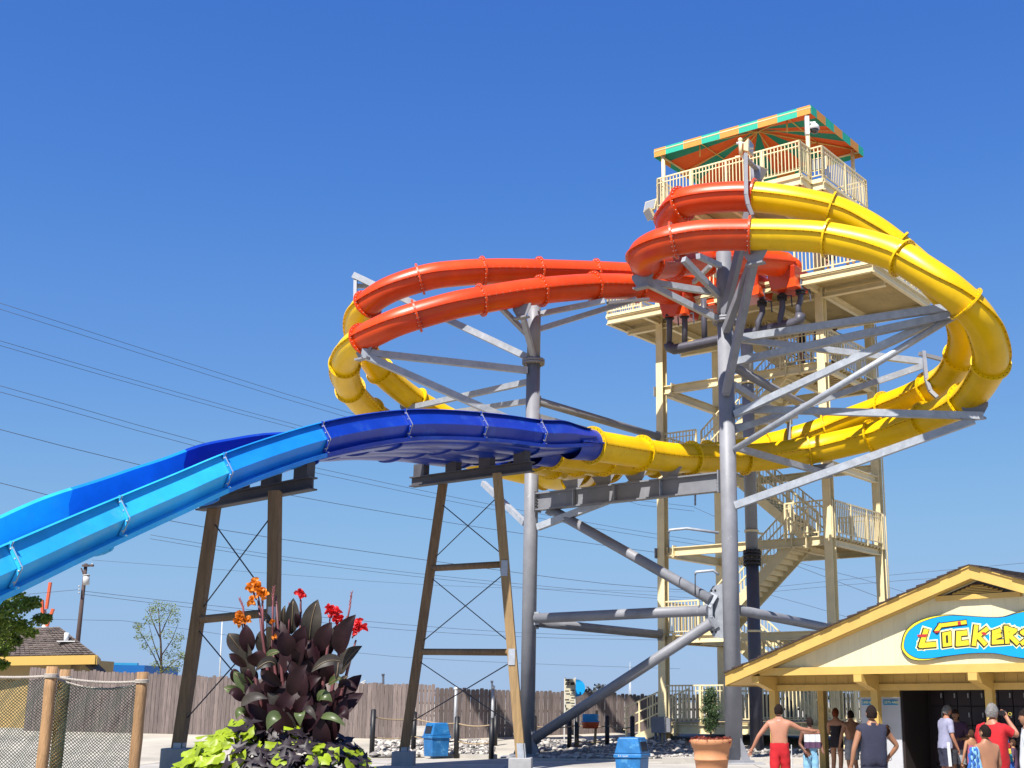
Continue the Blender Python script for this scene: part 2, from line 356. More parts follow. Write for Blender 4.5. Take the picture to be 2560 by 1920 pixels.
for b in (.3, 2.0):
    m_ = MB(); p, q = T(-LW - .1, b, L0), T(-LW - 2.1, b, .3)
    for h in (1.25, .85, .45): m_.bar(p + Z * h, q + Z * h, .05, .05)
    for i in range(4): c = p.lerp(q, i / 3.2); m_.bar(c - Z * .1, c + Z * 1.25, .06, .06, tu)
    for i in range(1, 8): c = p.lerp(q, i / 16); m_.bar(c + Z * .1, c + Z * 1.25, .024, .024, tu)
    m_.build('handrail', 'cream_paint', f)
# launch deck
A0, A1, B0, B1 = -9.0, 2.75, -1.35, 4.25
m_ = MB(); m_.box(T((A0 + A1) / 2, (B0 + B1) / 2, L5 - .05), tu * (A1 - A0) / 2, tw * (B1 - B0) / 2, Z * .05); m_.build('launch_deck', 'cream_deck_shaded', tower)
cor = MB(); n = 150; prof = []
for i in range(n + 1):
    b = B0 + .12 + (B1 - B0 - .24) * i / n; prof.append((b, L5 - .12 - (.035 if (i // 2) % 2 else 0)))
cor.add([T(a, b, z) for (b, z) in prof for a in (A0 + .1, A1 - .1)], [(2 * i, 2 * i + 1, 2 * i + 3, 2 * i + 2) for i in range(n)]); cor.build('ribbed_soffit', 'cream_deck_shaded', tower)
for (p, q) in (((A0, B0), (A1, B0)), ((A1, B0), (A1, B1)), ((A1, B1), (A0, B1)), ((A0, B1), (A0, B0))):
    m_ = MB(); m_.ibar(T(*p, L5 - .26), T(*q, L5 - .26), .16, .28, .03, .03); m_.build('edge_beam', 'cream_paint', tower)
    m_ = MB(); m_.bar(T(*p, L5 - .05), T(*q, L5 - .05), .22, .11); m_.build('edge_angle', 'cream_paint', tower)
for a in (-LW, -4.9, -2.4, 0):
    m_ = MB(); m_.ibar(T(a, B0 + .1, L5 - .27), T(a, B1 - .1, L5 - .27), .16, .26, .03, .03); m_.build('joist', 'cream_paint', tower)
for b in (0, LD - .35): tbeam(A0 + .1, b, A1 - .1, b, L5 - .36, .2)
railing(tower, T(A0, B0, L5 + .05), T(-7.35, B0, L5 + .05)); railing(tower, T(-.35, B0, L5 + .05), T(A1, B0, L5 + .05))
railing(tower, T(A1, B0, L5 + .05), T(A1, B1, L5 + .05)); railing(tower, T(A0, B0, L5 + .05), T(A0, B1, L5 + .05)); railing(tower, T(A0, B1, L5 + .05), T(A1, B1, L5 + .05))
railing(tower, T(-4.4, B0, L5 + .05), T(-3.1, B0, L5 + .05))
# top deck
D0, D1, E0, E1 = -5.85, 1.0, -2.35, 2.6
m_ = MB(); m_.box(T(-2.7, .2, L6 - .05), tu * 3.2, tw * 2.5, Z * .05); m_.box(T(.74, .6, L6 - .051), tu * .27, tw * 2.0, Z * .049); m_.build('top_deck', 'cream_deck_shaded', tower)
for (p, q) in (((D0, E0), (.5, E0)), ((.5, E0), (.5, -1.45)), ((.5, -1.45), (D1, -1.45)), ((D1, -1.45), (D1, E1)), ((D1, E1), (D0, E1)), ((D0, E1), (D0, E0))):
    m_ = MB(); m_.ibar(T(*p, L6 - .3), T(*q, L6 - .3), .18, .32, .03, .03); m_.build('edge_beam', 'cream_paint', tower)
    m_ = MB(); m_.bar(T(*p, L6 - .06), T(*q, L6 - .06), .1, .14); m_.build('edge_angle', 'cream_paint', tower)
    railing(tower, T(*p, L6 + .04), T(*q, L6 + .04))
for a in (-4.4, -2.9, -1.4, 0):
    m_ = MB(); m_.ibar(T(a, E0 + .1, L6 - .3), T(a, E1 - .1, L6 - .3), .14, .3, .03, .03); m_.build('joist', 'cream_paint', tower)
# canopy: hipped striped canvas on a tube frame
ZC = 24.72; K0, K1, G0, G1 = -LW - .1, .02, -.24, LD + .22
apex = T((K0 + K1) / 2, (G0 + G1) / 2, ZC + 1.0)
cano = MB(); cano.path([T(K0, G0, ZC - .05), T(K1, G0, ZC - .05), T(K1, G1, ZC - .05), T(K0, G1, ZC - .05), T(K0, G0, ZC - .05)], .045, 8)
cano = cano.build('canopy', 'cream_paint', tower)
fr = MB()
for (a, b) in ((K0, G0), (K1, G0), (K1, G1), (K0, G1)): fr.cyl(T(a, b, ZC - .05), apex - Z * .12, .028, n=8)
for (a, b) in (((K0 + K1) / 2, G0), ((K0 + K1) / 2, G1), (K0, (G0 + G1) / 2), (K1, (G0 + G1) / 2)): fr.cyl(T(a, b, ZC - .05), apex - Z * .12, .024, n=8)
mid = [T(K0 + 1.6, G0 + 1.1, ZC + .38), T(K1 - 1.6, G0 + 1.1, ZC + .38), T(K1 - 1.6, G1 - 1.1, ZC + .38), T(K0 + 1.6, G1 - 1.1, ZC + .38)]
fr.path(mid + [mid[0]], .024, 6)
for p in mid: fr.cyl(p, V((p.x, p.y, ZC - .25)), .03, n=6)
fr.build('canopy_frame', 'trim_yellow', cano)
def stripes(p, q, n, first):
    """n canvas stripes fanning from one eave edge to the apex, with the valance strip below each"""
    out = (p + q) / 2 - apex; out.z = 0; out.normalize()
    for i in range(n):
        f0, f1 = (max(0, (i - .35) / (n - .7)), min(1, (i + .65) / (n - .7)))
        a, b = p.lerp(q, f0), p.lerp(q, f1); c_ = ('orange', 'green')[(i + first) % 2]
        m_ = MB(); m_.box((a + b) / 2 + out * .02 - Z * .12, (b - a) / 2, out * .008, Z * .185); m_.build('valance_panel', 'valance_' + c_, cano)
def canvas(p, q, cuts_, first):
    for i in range(len(cuts_) - 1):
        a, b = p.lerp(q, cuts_[i]), p.lerp(q, cuts_[i + 1]); m_ = MB(); m_.extr([a, b, apex], (b - a).cross(apex - a).normalized() * .008); m_.build('canvas_panel', 'canvas_' + ('orange', 'green')[(i + first) % 2], cano)
ca, cb, cc, ce = T(K0, G0, ZC), T(K1, G0, ZC), T(K1, G1, ZC), T(K0, G1, ZC)
canvas(ca, cb, (0, .08, .30, .44, .66, .80, 1), 1); canvas(cb, cc, (0, .22, .42, .62, .82, 1), 0); canvas(cc, ce, (0, .2, .36, .58, .74, 1), 0); canvas(ce, ca, (0, .25, .45, .75, .9, 1), 0)
stripes(ca, cb, 9, 0); stripes(cb, cc, 7, 1); stripes(cc, ce, 9, 0); stripes(ce, ca, 7, 1)
for (a, b) in ((K0 + .35, G0 + .15), (K1 - .22, G0 + .12), (K1 - .35, G1 - .3), (K0 + .35, G1 - .3)):
    m_ = MB(); m_.cyl(T(a, b, L6 - .1), T(a, b, ZC), .085, n=12); m_.build('post', 'cream_paint', cano)
# lean-to details on the tower legs
for (a, z) in ((-LW, L4 - .2), (-LW, L2 - .2)):
    m_ = MB(); m_.box(T(a - .2, -.1, z), tu * .02, tw * .18, Z * .2); m_.build('splice_plate', 'steel_grey', tower)
m_ = MB(); m_.box(T(-LW, -.32, .95), tu * .32, tw * .12, Z * .3); m_.box(T(-LW + .42, -.3, .95), tu * .09, tw * .1, Z * .26)
for k in (-.2, 0, .22): m_.cyl(T(-LW + k, -.32, .7), T(-LW + k, -.32, .2), .05, n=8)
m_.build('electric_box', 'steel_grey', tower)
m_ = MB(); m_.path([T(.2, LD + .2, 3), T(.2, LD + .2, 16.9)], .03, 6); m_.build('conduit', 'cream_paint', tower)
# ================================================================= the four tube slides
TR = .485                                   # tube radius
def frames(pts):
    out = []
    for i, p in enumerate(pts):
        t = (pts[min(i + 1, len(pts) - 1)] - pts[max(i - 1, 0)]).normalized()
        sd = t.cross(Z).normalized(); up = sd.cross(t); out.append((p, t, sd, up))
    return out
def tube_shell(fr, n=36):
    mb = MB(); vs = []
    for (p, t, sd, up) in fr:
        for k in range(n):
            a = 2 * math.pi * k / n; vs.append(p + sd * TR * math.cos(a) + up * TR * math.sin(a))
    m = len(fr)
    mb.add(vs, [(i * n + k, (i + 1) * n + k, (i + 1) * n + (k + 1) % n, i * n + (k + 1) % n) for i in range(m - 1) for k in range(n)], True)
    for s in (1, -1):                          # the lip where upper and lower shells are bolted together
        pr = [(TR - .01, .022), (TR + .075, .022), (TR + .075, -.022), (TR - .01, -.022)]; vs = []
        for (p, t, sd, up) in fr:
            for (r, h) in pr: vs.append(p + sd * s * r + up * h)
        mb.add(vs, [(i * 4 + k, i * 4 + (k + 1) % 4, (i + 1) * 4 + (k + 1) % 4, (i + 1) * 4 + k) for i in range(m - 1) for k in range(4)])
        mb.add([fr[0][0] + fr[0][2] * s * r + fr[0][3] * h for (r, h) in pr] + [fr[-1][0] + fr[-1][2] * s * r + fr[-1][3] * h for (r, h) in pr], [(0, 1, 2, 3), (7, 6, 5, 4)])
    return mb
def ring(fr, n=36, th=.030, ro=TR + .11):
    p, t, sd, up = fr; mb = MB(); vs = []
    for k in range(n):
        a = 2 * math.pi * k / n; d = sd * math.cos(a) + up * math.sin(a)
        vs += [p + d * (TR - .01) - t * th, p + d * ro - t * th, p + d * ro + t * th, p + d * (TR - .01) + t * th]
    return mb.add(vs, [(4 * k + j, 4 * ((k + 1) % n) + j, 4 * ((k + 1) % n) + j + 1, 4 * k + j + 1) for k in range(n) for j in range(3)])
def ring_bolts(fr, n=22, th=.032):
    p, t, sd, up = fr; mb = MB()
    for k in range(n):
        a = 2 * math.pi * (k + .5) / n; d = sd * math.cos(a) + up * math.sin(a); c = p + d * (TR + .06)
        mb.cyl(c - t * (th + .022), c + t * (th + .022), .012, n=5)
    return mb
def seam_bolts(fr):
    mb = MB()
    for i in range(1, len(fr) - 1, 2):
        p, t, sd, up = fr[i]
        for s in (1, -1): mb.cyl(p + sd * s * (TR + .045) - up * .045, p + sd * s * (TR + .045) + up * .034, .013, n=4)
    return mb
TUBES = {}
def slide(name, label, ctl, colours, seg=2.35):
    """ctl: (pixel x, pixel y, metres ahead); colours: [(control index, material)...] from the start on"""
    pts, arc, L = spline([P(*c) for c in ctl], .13)
    fr = frames(pts); N = len(pts) - 1
    root = thing(name, label, 'water slide', (pts[0].x, pts[0].y, 0), 'tube slides of the tower')
    TUBES[name] = (fr, arc, L)
    cuts = [0.0]; marks = [(arc[i], m) for i, m in colours] + [(L, None)]
    for j in range(len(marks) - 1):
        a, b = marks[j][0], marks[j + 1][0]; k = max(1, round((b - a) / seg))
        cuts_j = [a + (b - a) * i / k for i in range(k + 1)]
        for i in range(k):
            i0, i1 = round(cuts_j[i] / L * N), round(cuts_j[i + 1] / L * N)
            m_ = marks[j][1]; part = tube_shell(fr[i0:i1 + 1]).build('tube_section', m_, root)
            stuff(seam_bolts(fr[i0:i1 + 1]).build('seam_bolts', 'bolt_rust' if 'yellow' in m_ else ('bolt_light' if i % 2 else 'bolt'), part))
            if i1 < N:
                rg = ring(fr[i1]).build('ring_flange', m_, root)
                stuff(ring_bolts(fr[i1]).build('flange_bolts', 'bolt_rust' if 'yellow' in m_ else 'bolt_light', rg))
    return root
R1 = [(1962, 662, 45.6), (1900, 655, 44.6), (1800, 650, 43.0), (1700, 655, 41.2), (1652, 662, 39.8), (1613, 655, 38.4), (1612, 632, 37.5), (1660, 607, 36.9), (1750, 590, 36.7), (1874, 587, 36.5),
      (1990, 589, 36.2), (2075, 596, 35.9), (2171, 616, 35.4), (2248, 642, 34.9), (2315, 683, 34.5), (2381, 729, 34.3), (2441, 787, 34.5), (2469, 840, 35.0), (2479, 903, 35.9), (2446, 966, 37.3), (2407, 1005, 38.4),
      (2359, 1030, 39.6), (2305, 1050, 40.8), (2245, 1072, 41.9), (2180, 1091, 42.7), (2116, 1107, 43.3), (2049, 1122, 43.7), (1981, 1133, 43.8), (1924, 1141, 43.7), (1825, 1147, 43.0), (1740, 1146, 42.1), (1672, 1143, 41.2),
      (1570, 1128, 39.7), (1478, 1113, 38.4), (1425, 1108, 37.6)]
slide('tube_slide', 'front right tube slide, orange then yellow, sweeping round the right edge below its twin', R1, [(0, 'orange_gel'), (9, 'yellow_gel'), (33, 'navy_gel')])
R2 = [(1872, 664, 46.4), (1800, 640, 45.0), (1730, 606, 43.2), (1696, 578, 41.4), (1675, 551, 39.8), (1688, 526, 38.8), (1710, 507, 38.3), (1760, 497, 38.0), (1820, 492, 37.8), (1883, 492, 37.6),
      (1975, 503, 37.3), (2074, 524, 37.1), (2140, 552, 37.0), (2205, 592, 36.9), (2290, 662, 36.9), (2352, 722, 37.0), (2395, 782, 37.3), (2415, 836, 37.9), (2402, 893, 39.0), (2366, 945, 40.4), (2290, 988, 42.0),
      (2224, 1015, 43.2), (2167, 1037, 44.0), (2106, 1059, 44.7), (2049, 1080, 45.1), (1991, 1098, 45.3), (1931, 1114, 45.2), (1830, 1134, 44.7), (1700, 1148, 43.5), (1592, 1153, 42.2), (1480, 1143, 40.7), (1382, 1130, 39.3), (1335, 1124, 38.7)]
slide('tube_slide', 'upper right tube slide passing just under the top deck, orange then yellow, behind its twin', R2, [(0, 'orange_gel'), (9, 'yellow_gel'), (31, 'navy_gel')])
LB = [(1690, 733, 47.9), (1630, 724, 46.8), (1573, 717, 45.9), (1532, 716, 45.3), (1470, 717, 44.6), (1390, 723, 43.8), (1304, 733, 43.1), (1227, 746, 42.6), (1150, 760, 42.2), (1085, 777, 42.0), (1003, 802, 41.9), (948, 826, 42.1), (908, 848, 42.6),
      (875, 876, 43.5), (861, 916, 44.8), (867, 957, 46.2), (900, 1004, 48.0), (945, 1042, 49.4), (1010, 1080, 50.8), (1100, 1118, 52.0), (1200, 1152, 52.4), (1300, 1178, 52.0), (1385, 1194, 50.8), (1440, 1197, 49.2), (1458, 1190, 47.2), (1437, 1172, 44.7), (1370, 1155, 42.6), (1300, 1140, 40.8), (1260, 1134, 40.0)]
slide('tube_slide', 'lower left tube slide, orange then yellow, bending round the outermost left curve', LB, [(0, 'orange_gel'), (12, 'yellow_gel'), (27, 'navy_gel')])
LA = [(1752, 708, 48.2), (1690, 699, 47.6), (1600, 690, 47.0), (1510, 685, 46.5), (1386, 681, 45.7), (1300, 679, 45.1), (1227, 679, 44.7), (1150, 683, 44.3), (1070, 693, 44.0), (977, 723, 44.0), (918, 762, 44.4),
      (896, 800, 45.4), (900, 850, 46.6), (929, 900, 47.8), (950, 928, 48.5), (981, 957, 49.2), (1020, 988, 50.0), (1060, 1014, 50.6), (1130, 1052, 51.2), (1220, 1095, 51.2), (1330, 1132, 50.6), (1430, 1155, 49.3), (1500, 1166, 47.4), (1527, 1168, 45.4), (1514, 1160, 43.5), (1430, 1146, 41.5), (1340, 1134, 39.9), (1300, 1130, 39.3)]
slide('tube_slide', 'upper left tube slide, orange then yellow, running above and behind the lower left one', LA, [(0, 'orange_gel'), (10, 'yellow_gel'), (26, 'navy_gel')])
# orange launch tubs at the edge of the launch deck, each the first piece of its slide
def tub(px, py, Y, root):
    c = P(px, py, Y); f = -tw; s = tu
    mb = MB(); b = c - Z * .78
    lo = [b - s * .5 + f * .35, b + s * .5 + f * .35, b + s * .5 - f * .75, b - s * .5 - f * .75]
    up_ = [c - s * .62 + f * .55 + Z * .05, c + s * .62 + f * .55 + Z * .05, c + s * .62 - f * .95 + Z * .05, c - s * .62 - f * .95 + Z * .05]
    mb.hexa(lo + up_); o = mb.build('launch_tub', 'red_gel', root, bevel=.06)
    g = MB(); e = c + s * .5 + f * .50 - Z * .8
    g.add([e - s * .28, e + s * .14, e + s * .14 - f * .4, e - s * .28 - f * .4, e - s * .04 - f * .15 + Z * .85], [(3, 2, 1, 0), (0, 1, 4), (1, 2, 4), (2, 3, 4), (3, 0, 4)])
    g.build('gusset', 'orange_gel', o)
    h = MB(); h.ball(c + Z * .12 - f * .1, .60, .60, .52, 20, 12); h.build('launch_hood', 'orange_gel', o)
slides = [o for o in bpy.data.objects if o.name.startswith('tube_slide')]
byl = {o['label'].split(' tube')[0]: o for o in slides}
tub(1966, 680, 45.7, byl['front right']); tub(1876, 700, 46.5, byl['upper right']); tub(1694, 748, 48.1, byl['lower left']); tub(1766, 728, 48.3, byl['upper left'])

# ================================================================= blue four-lane run-out
flume = thing('run_out_flume', 'long blue four lane run-out flume, dark blue then light blue, descending to the left', 'water slide', P(800, 1500, 30) * 1)
flume.location.z = 0
EDGE = [(1477, 1110, 37.95), (1418, 1113, 37.0), (1351, 1114, 36.1), (1270, 1104, 35.2), (1194, 1098, 34.2), (1100, 1094, 33.0), (1005, 1097, 31.8), (900, 1112, 30.3), (792, 1137, 28.8), (675, 1175, 27.4), (549, 1223, 26.0), (420, 1282, 24.6), (289, 1341, 23.3), (145, 1407, 21.9), (0, 1476, 20.5), (-160, 1552, 19.2), (-330, 1632, 18.0)]
epts, earc, EL = spline([P(*c) for c in EDGE], .2)
LANE = .98
def fframe(i):
    p = epts[i]; t = (epts[min(i + 1, len(epts) - 1)] - epts[max(i - 1, 0)]).normalized()
    n = Z.cross(t); n.z = 0; n.normalize()               # towards the near side?
    if n.x < 0: n = -n
    return p, t, n, Z
def half_profile():
    pr = [(.075, .745), (.04, .765), (-.015, .745), (.01, .70), (.25, .34), (.11, .03), (.26, .012), (.26, -.09), (.02, -.11)]      # near wall, outside
    for l in range(4):
        c0 = -LANE * l
        for k in range(0, 9):
            a = math.pi * k / 8; pr.append((c0 - LANE / 2 + math.cos(a) * LANE * .47, -.11 - math.sin(a) * .11))
    W = LANE * 4
    pr += [(-W - .02, -.15), (-W - .13, 0), (-W - .10, .02), (-W - .15, .32), (-W - .08, .63), (-W - .12, .69)]
    return pr
def inner_profile():
    W = LANE * 4; pr = [(-W - .10, .675), (-W - .04, .63), (-W - .11, .32), (-W - .05, 0)]
    for l in (3, 2, 1, 0):
        c0 = -LANE * l
        for k in range(8, -1, -1):
            a = math.pi * k / 8; pr.append((c0 - LANE / 2 + math.cos(a) * LANE * .44, -.085 - math.sin(a) * .10 + (.08 if k in (0, 8) else 0)))
    pr += [(.05, 0), (.20, .34), (-.03, .70), (-.03, .745)]
    return pr
PROF = half_profile() + inner_profile()
def TILT(i):                                   # the bed banks gently down to its far side as it straightens
    f = i / (len(epts) - 1); return .12 * max(0., min(1., (f - .25) / .45))
def flume_piece(i0, i1, mat_):
    mb = MB(); n = len(PROF); vs = []
    for i in range(i0, i1 + 1):
        p, t, nn, up = fframe(i)
        e_ = min(1., i * .2 / 1.6); e_ = e_ * e_ * (3 - 2 * e_)
        for (a, h) in PROF: vs.append(p + nn * a + up * (TILT(i) * a if a < 0 else 0) + up * (h * (.64 + .36 * e_) if h > .05 else h))
    m = i1 - i0 + 1
    mb.add(vs, [(i * n + k, (i + 1) * n + k, (i + 1) * n + (k + 1) % n, i * n + (k + 1) % n) for i in range(m - 1) for k in range(n)], False)
    # end caps as bands between inside and outside
    return mb
JX = [0, .95]
marks_x = [1351, 1194, 1005, 792, 549, 289, 0, -330]
idx_of = {c[0]: k for k, c in enumerate(EDGE)}
cuts = [0] + [round(earc[idx_of[x]] / EL * (len(epts) - 1)) for x in marks_x]
cuts[-1] = len(epts) - 1
for j in range(len(cuts) - 1):
    a, b = cuts[j], cuts[j + 1]; dark = j < 4; gel = 'navy_gel' if j < 4 else ('azure_gel' if j == 4 else 'sky_gel')
    o = flume_piece(a, b, None).build('flume_section', gel, flume)
    for poly in o.data.polygons: poly.use_smooth = True
    es = o.modifiers.new('edges', 'EDGE_SPLIT'); es.split_angle = R(28)
    if j < len(cuts) - 2:
        p, t, nn, up = fframe(b); mb = MB()
        path_ = [p + nn * (q[0] + .035) + up * q[1] for q in ((.05, .77), (.02, .70), (.26, .34), (.13, .03), (.24, .02))]
        for k in range(4): mb.bar(path_[k], path_[k + 1], .05, .06, t)
        jr = mb.build('joint_flange', gel, flume)
        mb = MB()
        for k in range(4): mb.bar(path_[k] + nn * .035, path_[k + 1] + nn * .035, .012, .012, t)
        mb.build('joint_edge', 'rim_grey', jr)
        mb = MB()
        for q in ((.05, .66), (.15, .5), (.24, .3), (.17, .12)):
            c = p + nn * (q[0] + .05) + up * q[1]; mb.cyl(c - t * .05, c + t * .05, .013, n=6)
        stuff(mb.build('joint_bolts', 'bolt_light', jr))
        bt = MB()
        for l in range(4):
            c = p - nn * LANE * (l + .5) - up * (.11 + TILT(b) * LANE * (l + .5))
            for k in range(8):
                a0, a1 = math.pi * k / 8, math.pi * (k + 1) / 8
                bt.bar(c + nn * math.cos(a0) * LANE * .5 - up * math.sin(a0) * .13, c + nn * math.cos(a1) * LANE * .5 - up * math.sin(a1) * .13, .07, .06, t)
        bt.build('underside_rib', gel, jr)

# ================================================================= steel columns of the slides
RC = P(1835, 1850, 40.0); RC.z = 0; LC = RC - tu * 8.0
def part(name, m, parent, fn, bevel=0):
    mb = MB(); fn(mb); return mb.build(name, m, parent, bevel=bevel)
def arm(parent, a, b, size=.17, m='galvanised', rnd=False, name='arm', hh=None):
    p, q = P(*a), P(*b); mb = MB()
    if rnd: mb.cyl(p, q, size / 2, n=16)
    else:
        hh = hh or size * 1.15; mb.bar(p, q, size, hh)
    return mb.build(name, m, parent)
def column(name, label, base, ztop, zcol, r):
    root = thing(name, label, 'steel column', (base.x, base.y, 0), 'steel columns carrying the slides')
    mb = MB(); mb.cyl(base - Z * .1, base + Z * (zcol - .04), r, n=32); mb.build('shaft', 'steel_grey', root)
    mb = MB(); mb.cyl(base + Z * (zcol + .04), base + Z * ztop, r * .97, n=32); mb.build('upper_shaft', 'steel_grey', root)
    mb = MB(); mb.cyl(base + Z * (zcol - .09), base + Z * (zcol - .005), r + .16, n=32); mb.cyl(base + Z * (zcol + .005), base + Z * (zcol + .09), r + .16, n=32)
    for k in range(16):
        a = 2 * math.pi * k / 16; c = base + V((math.cos(a), math.sin(a), 0)) * (r + .1) + Z * zcol; mb.cyl(c - Z * .13, c + Z * .13, .022, n=6)
    mb.build('bolted_collar', 'steel_grey', root)
    mb = MB(); mb.abox(base.x - .55, base.x + .55, base.y - .55, base.y + .55, .05, .11)
    for k in range(4):
        a = math.pi / 4 + k * math.pi / 2; d = V((math.cos(a), math.sin(a), 0)); s = V((-d.y, d.x, 0)) * .015
        mb.extr([base + d * r + Z * .11 - s, base + d * (r + .35) + Z * .11 - s, base + d * r + Z * .75 - s], s * 2)
    mb.build('base_plate', 'steel_grey', root)
    mb = MB(); mb.abox(base.x - .85, base.x + .85, base.y - .85, base.y + .85, -.1, .05); mb.build('footing', 'concrete_block', root, bevel=.03)
    return root
rcol = column('slide_column', 'grey steel column right of centre holding the right loop with long galvanised arms', RC, P(1808, 632, 40)[2], P(1815, 802, 40)[2], .262)
lcol = column('slide_column', 'grey steel column near centre holding the left loop and one end of the beam', LC, P(1336, 745, LC.y)[2], P(1333, 905, LC.y)[2], .25)
for (a, b, s, rd) in [
    ((1832, 848, 39.9), (2396, 765, 35.3), .20, 0), ((1832, 906, 39.9), (2388, 786, 35.5), .20, 0), ((1838, 1036, 39.8), (2330, 806, 36.2), .19, 0), ((1836, 1124, 39.8), (2386, 790, 35.6), .21, 1),
    ((1830, 846, 40.3), (2312, 905, 41.2), .18, 0), ((1835, 1076, 40.2), (2308, 914, 41.1), .17, 0), ((1836, 1022, 40), (2458, 1040, 37.2), .19, 0), ((1838, 1264, 39.8), (2436, 1050, 37.4), .2, 0),
    ((1832, 962, 40.1), (1975, 1054, 45.2), .19, 0), ((1838, 1118, 40.1), (2055, 1181, 43.5), .17, 0), ((2055, 1181, 43.5), (2140, 1155, 42.9), .15, 0), ((1836, 1068, 40), (1990, 1040, 43.6), .16, 0)]:
    arm(rcol, a, b, s, rnd=bool(rd))
for (a, b, s) in [((1814, 985, 39.72), (1887, 645, 36.9), .22), ((1814, 826, 39.72), (1884, 645, 36.95), .22), ((1811, 786, 39.75), (1893, 446, 38.6), .22),
                  ((1608, 702, 38.6), (1788, 732, 39.8), .17), ((1614, 706, 38.6), (1792, 797, 39.8), .17), ((1709, 648, 38.4), (1796, 738, 39.75), .17), ((1745, 640, 38.3), (1800, 664, 39.75), .15), ((1734, 706, 41.6), (1776, 664, 40.2), .12)]:
    arm(rcol, a, b, s, 'steel_grey' if s > .2 else 'galvanised', name='strut')
def saddle(parent, px, py, Y, wd=.62, along=None, m='steel_grey'):
    """cradle plate under a tube, cut to a shallow U"""
    c = P(px, py, Y); s = (along or tu).normalized() * wd; t = Z.cross(s).normalized() * .02
    poly = [c - s + Z * .12, c - s * .95 - Z * .02, c - s * .45 - Z * .34, c + s * .45 - Z * .34, c + s * .95 - Z * .02, c + s + Z * .12]
    mb = MB(); mb.extr(poly, t); mb.box(c - Z * .36, s * .7, t.normalized() * .12, Z * .03); return mb.build('tube_saddle', m, parent)
for (x, y, Y) in ((2396, 750, 34.8), (2437, 1018, 37.6), (1888, 632, 36.6), (1606, 692, 38.5), (2058, 1168, 43.6)): saddle(rcol, x, y, Y, .42)
def hanger(parent, pts, m='steel_grey'):
    mb = MB()
    for k in range(len(pts) - 1): mb.bar(P(*pts[k]), P(*pts[k + 1]), .12, .14, V((0, 1, 0)))
    mb.build('hanger', m, parent)
hanger(rcol, [(2309, 880, 41.3), (2316, 950, 40.6), (2326, 978, 40.4), (2343, 994, 40.3)]); hanger(rcol, [(2298, 884, 41.3), (2360, 900, 41.5)])
hanger(rcol, [(1864, 385, 37.1), (1865, 488, 36.9), (1870, 512, 36.9), (1880, 538, 36.95)]); hanger(rcol, [(1862, 394, 37.1), (1893, 424, 38.7)]); hanger(rcol, [(1972, 1048, 45), (1972, 1108, 44.7)])
mb = MB(); mb.cyl(P(1889, 470, 38.7), P(1889, 418, 38.7), .16, n=14); mb.build('strut_head', 'steel_grey', rcol)
for (a, b, s, rd) in [((904, 880, 42.3), (1318, 926, LC.y - .2), .2, 0), ((906, 886, 42.3), (1322, 1070, LC.y - .2), .2, 0), ((884, 688, 45.4), (1320, 894, LC.y + .1), .2, 0),
    ((1018, 1021, 50.2), (1320, 955, LC.y + .2), .18, 0), ((1140, 1030, 51), (1320, 1003, LC.y + .2), .17, 0), ((1345, 786, LC.y), (1512, 752, 44.6), .16, 0), ((1345, 824, LC.y), (1590, 748, 45.6), .16, 0),
    ((1254, 771, 42.8), (1316, 834, LC.y - .2), .15, 0), ((1303, 777, 43.1), (1334, 893, LC.y - .25), .17, 0), ((1345, 1318, LC.y - .2), (1518, 1252, 42.9), .2, 0), ((1208, 1208, 47.5), (1312, 1308, LC.y + .1), .17, 0), ((1340, 1042, LC.y), (1484, 1082, 46.5), .2, 0)]:
    arm(lcol, a, b, s, rnd=bool(rd))
for (x, y, Y) in ((908, 872, 42.4), (1304, 770, 43.0), (1018, 1014, 50.2)): saddle(lcol, x, y, Y, .42)
hanger(lcol, [(889, 692, 45.5), (888, 752, 44.9), (894, 774, 44.7), (912, 796, 44.5)])
mb = MB(); mb.bar(P(892, 715, 45.6), P(940, 716, 45.4), .1, .16); mb.build('arm', 'galvanised', lcol)
mb = MB(); mb.bar(P(1520, 757, 44.7), P(1620, 748, 45.9), .18, .1); mb.build('arm', 'steel_grey', lcol)
# frame that ties both columns and the tower together
bz = 8.62; dirb = (RC - LC).normalized(); pb, qb = LC + dirb * .3 + Z * bz, RC - dirb * .3 + Z * bz
tie = thing('tie_beam', 'deep grey I-beam between the two slide columns with four saddles carrying yellow tubes', 'steel beam', (LC.x, LC.y, 0))
mb = MB(); mb.ibar(pb, qb, .3, .62, .05, .05); mb.build('beam', 'steel_grey', tie)
side = -Z.cross(dirb); side = side if side.y < 0 else -side
for k in (.22, .45, .70):
    c = pb.lerp(qb, k); mb = MB(); mb.box(c + side * .085, dirb * .015, side * .06, Z * .255); mb.build('stiffener', 'galvanised', tie)
for e, s in ((pb, 1), (qb, -1)):
    mb = MB(); mb.box(e - dirb * s * .02, dirb * .02, side * .2, Z * .36)
    mb.build('end_plate', 'steel_grey', tie)
    mb = MB()
    for k in range(6):
        for q in (-.13, .13):
            c = e + dirb * s * .01 + side * q + Z * (-.28 + .11 * k); mb.cyl(c, c + dirb * s * .04, .022, n=6)
    mb.build('end_bolts', 'black_iron', tie)
for (x, y, Y) in ((1437, 1205, 43.6), (1514, 1196, 42.9), (1592, 1187, 42.1), (1672, 1177, 41.2)):
    c = P(x, y, Y); k = (c - pb).dot(dirb); q = pb + dirb * k + Z * .31
    mb = MB(); s = dirb * .5; t = Z.cross(dirb) * .02
    mb.extr([q - s * .45, q + s * .45, q + s * .95 + Z * .34, q - s * .95 + Z * .34], t); mb.box(q + Z * .02, s * .5, t.normalized() * .13, Z * .018)
    mb.build('tube_saddle', 'steel_grey', tie)
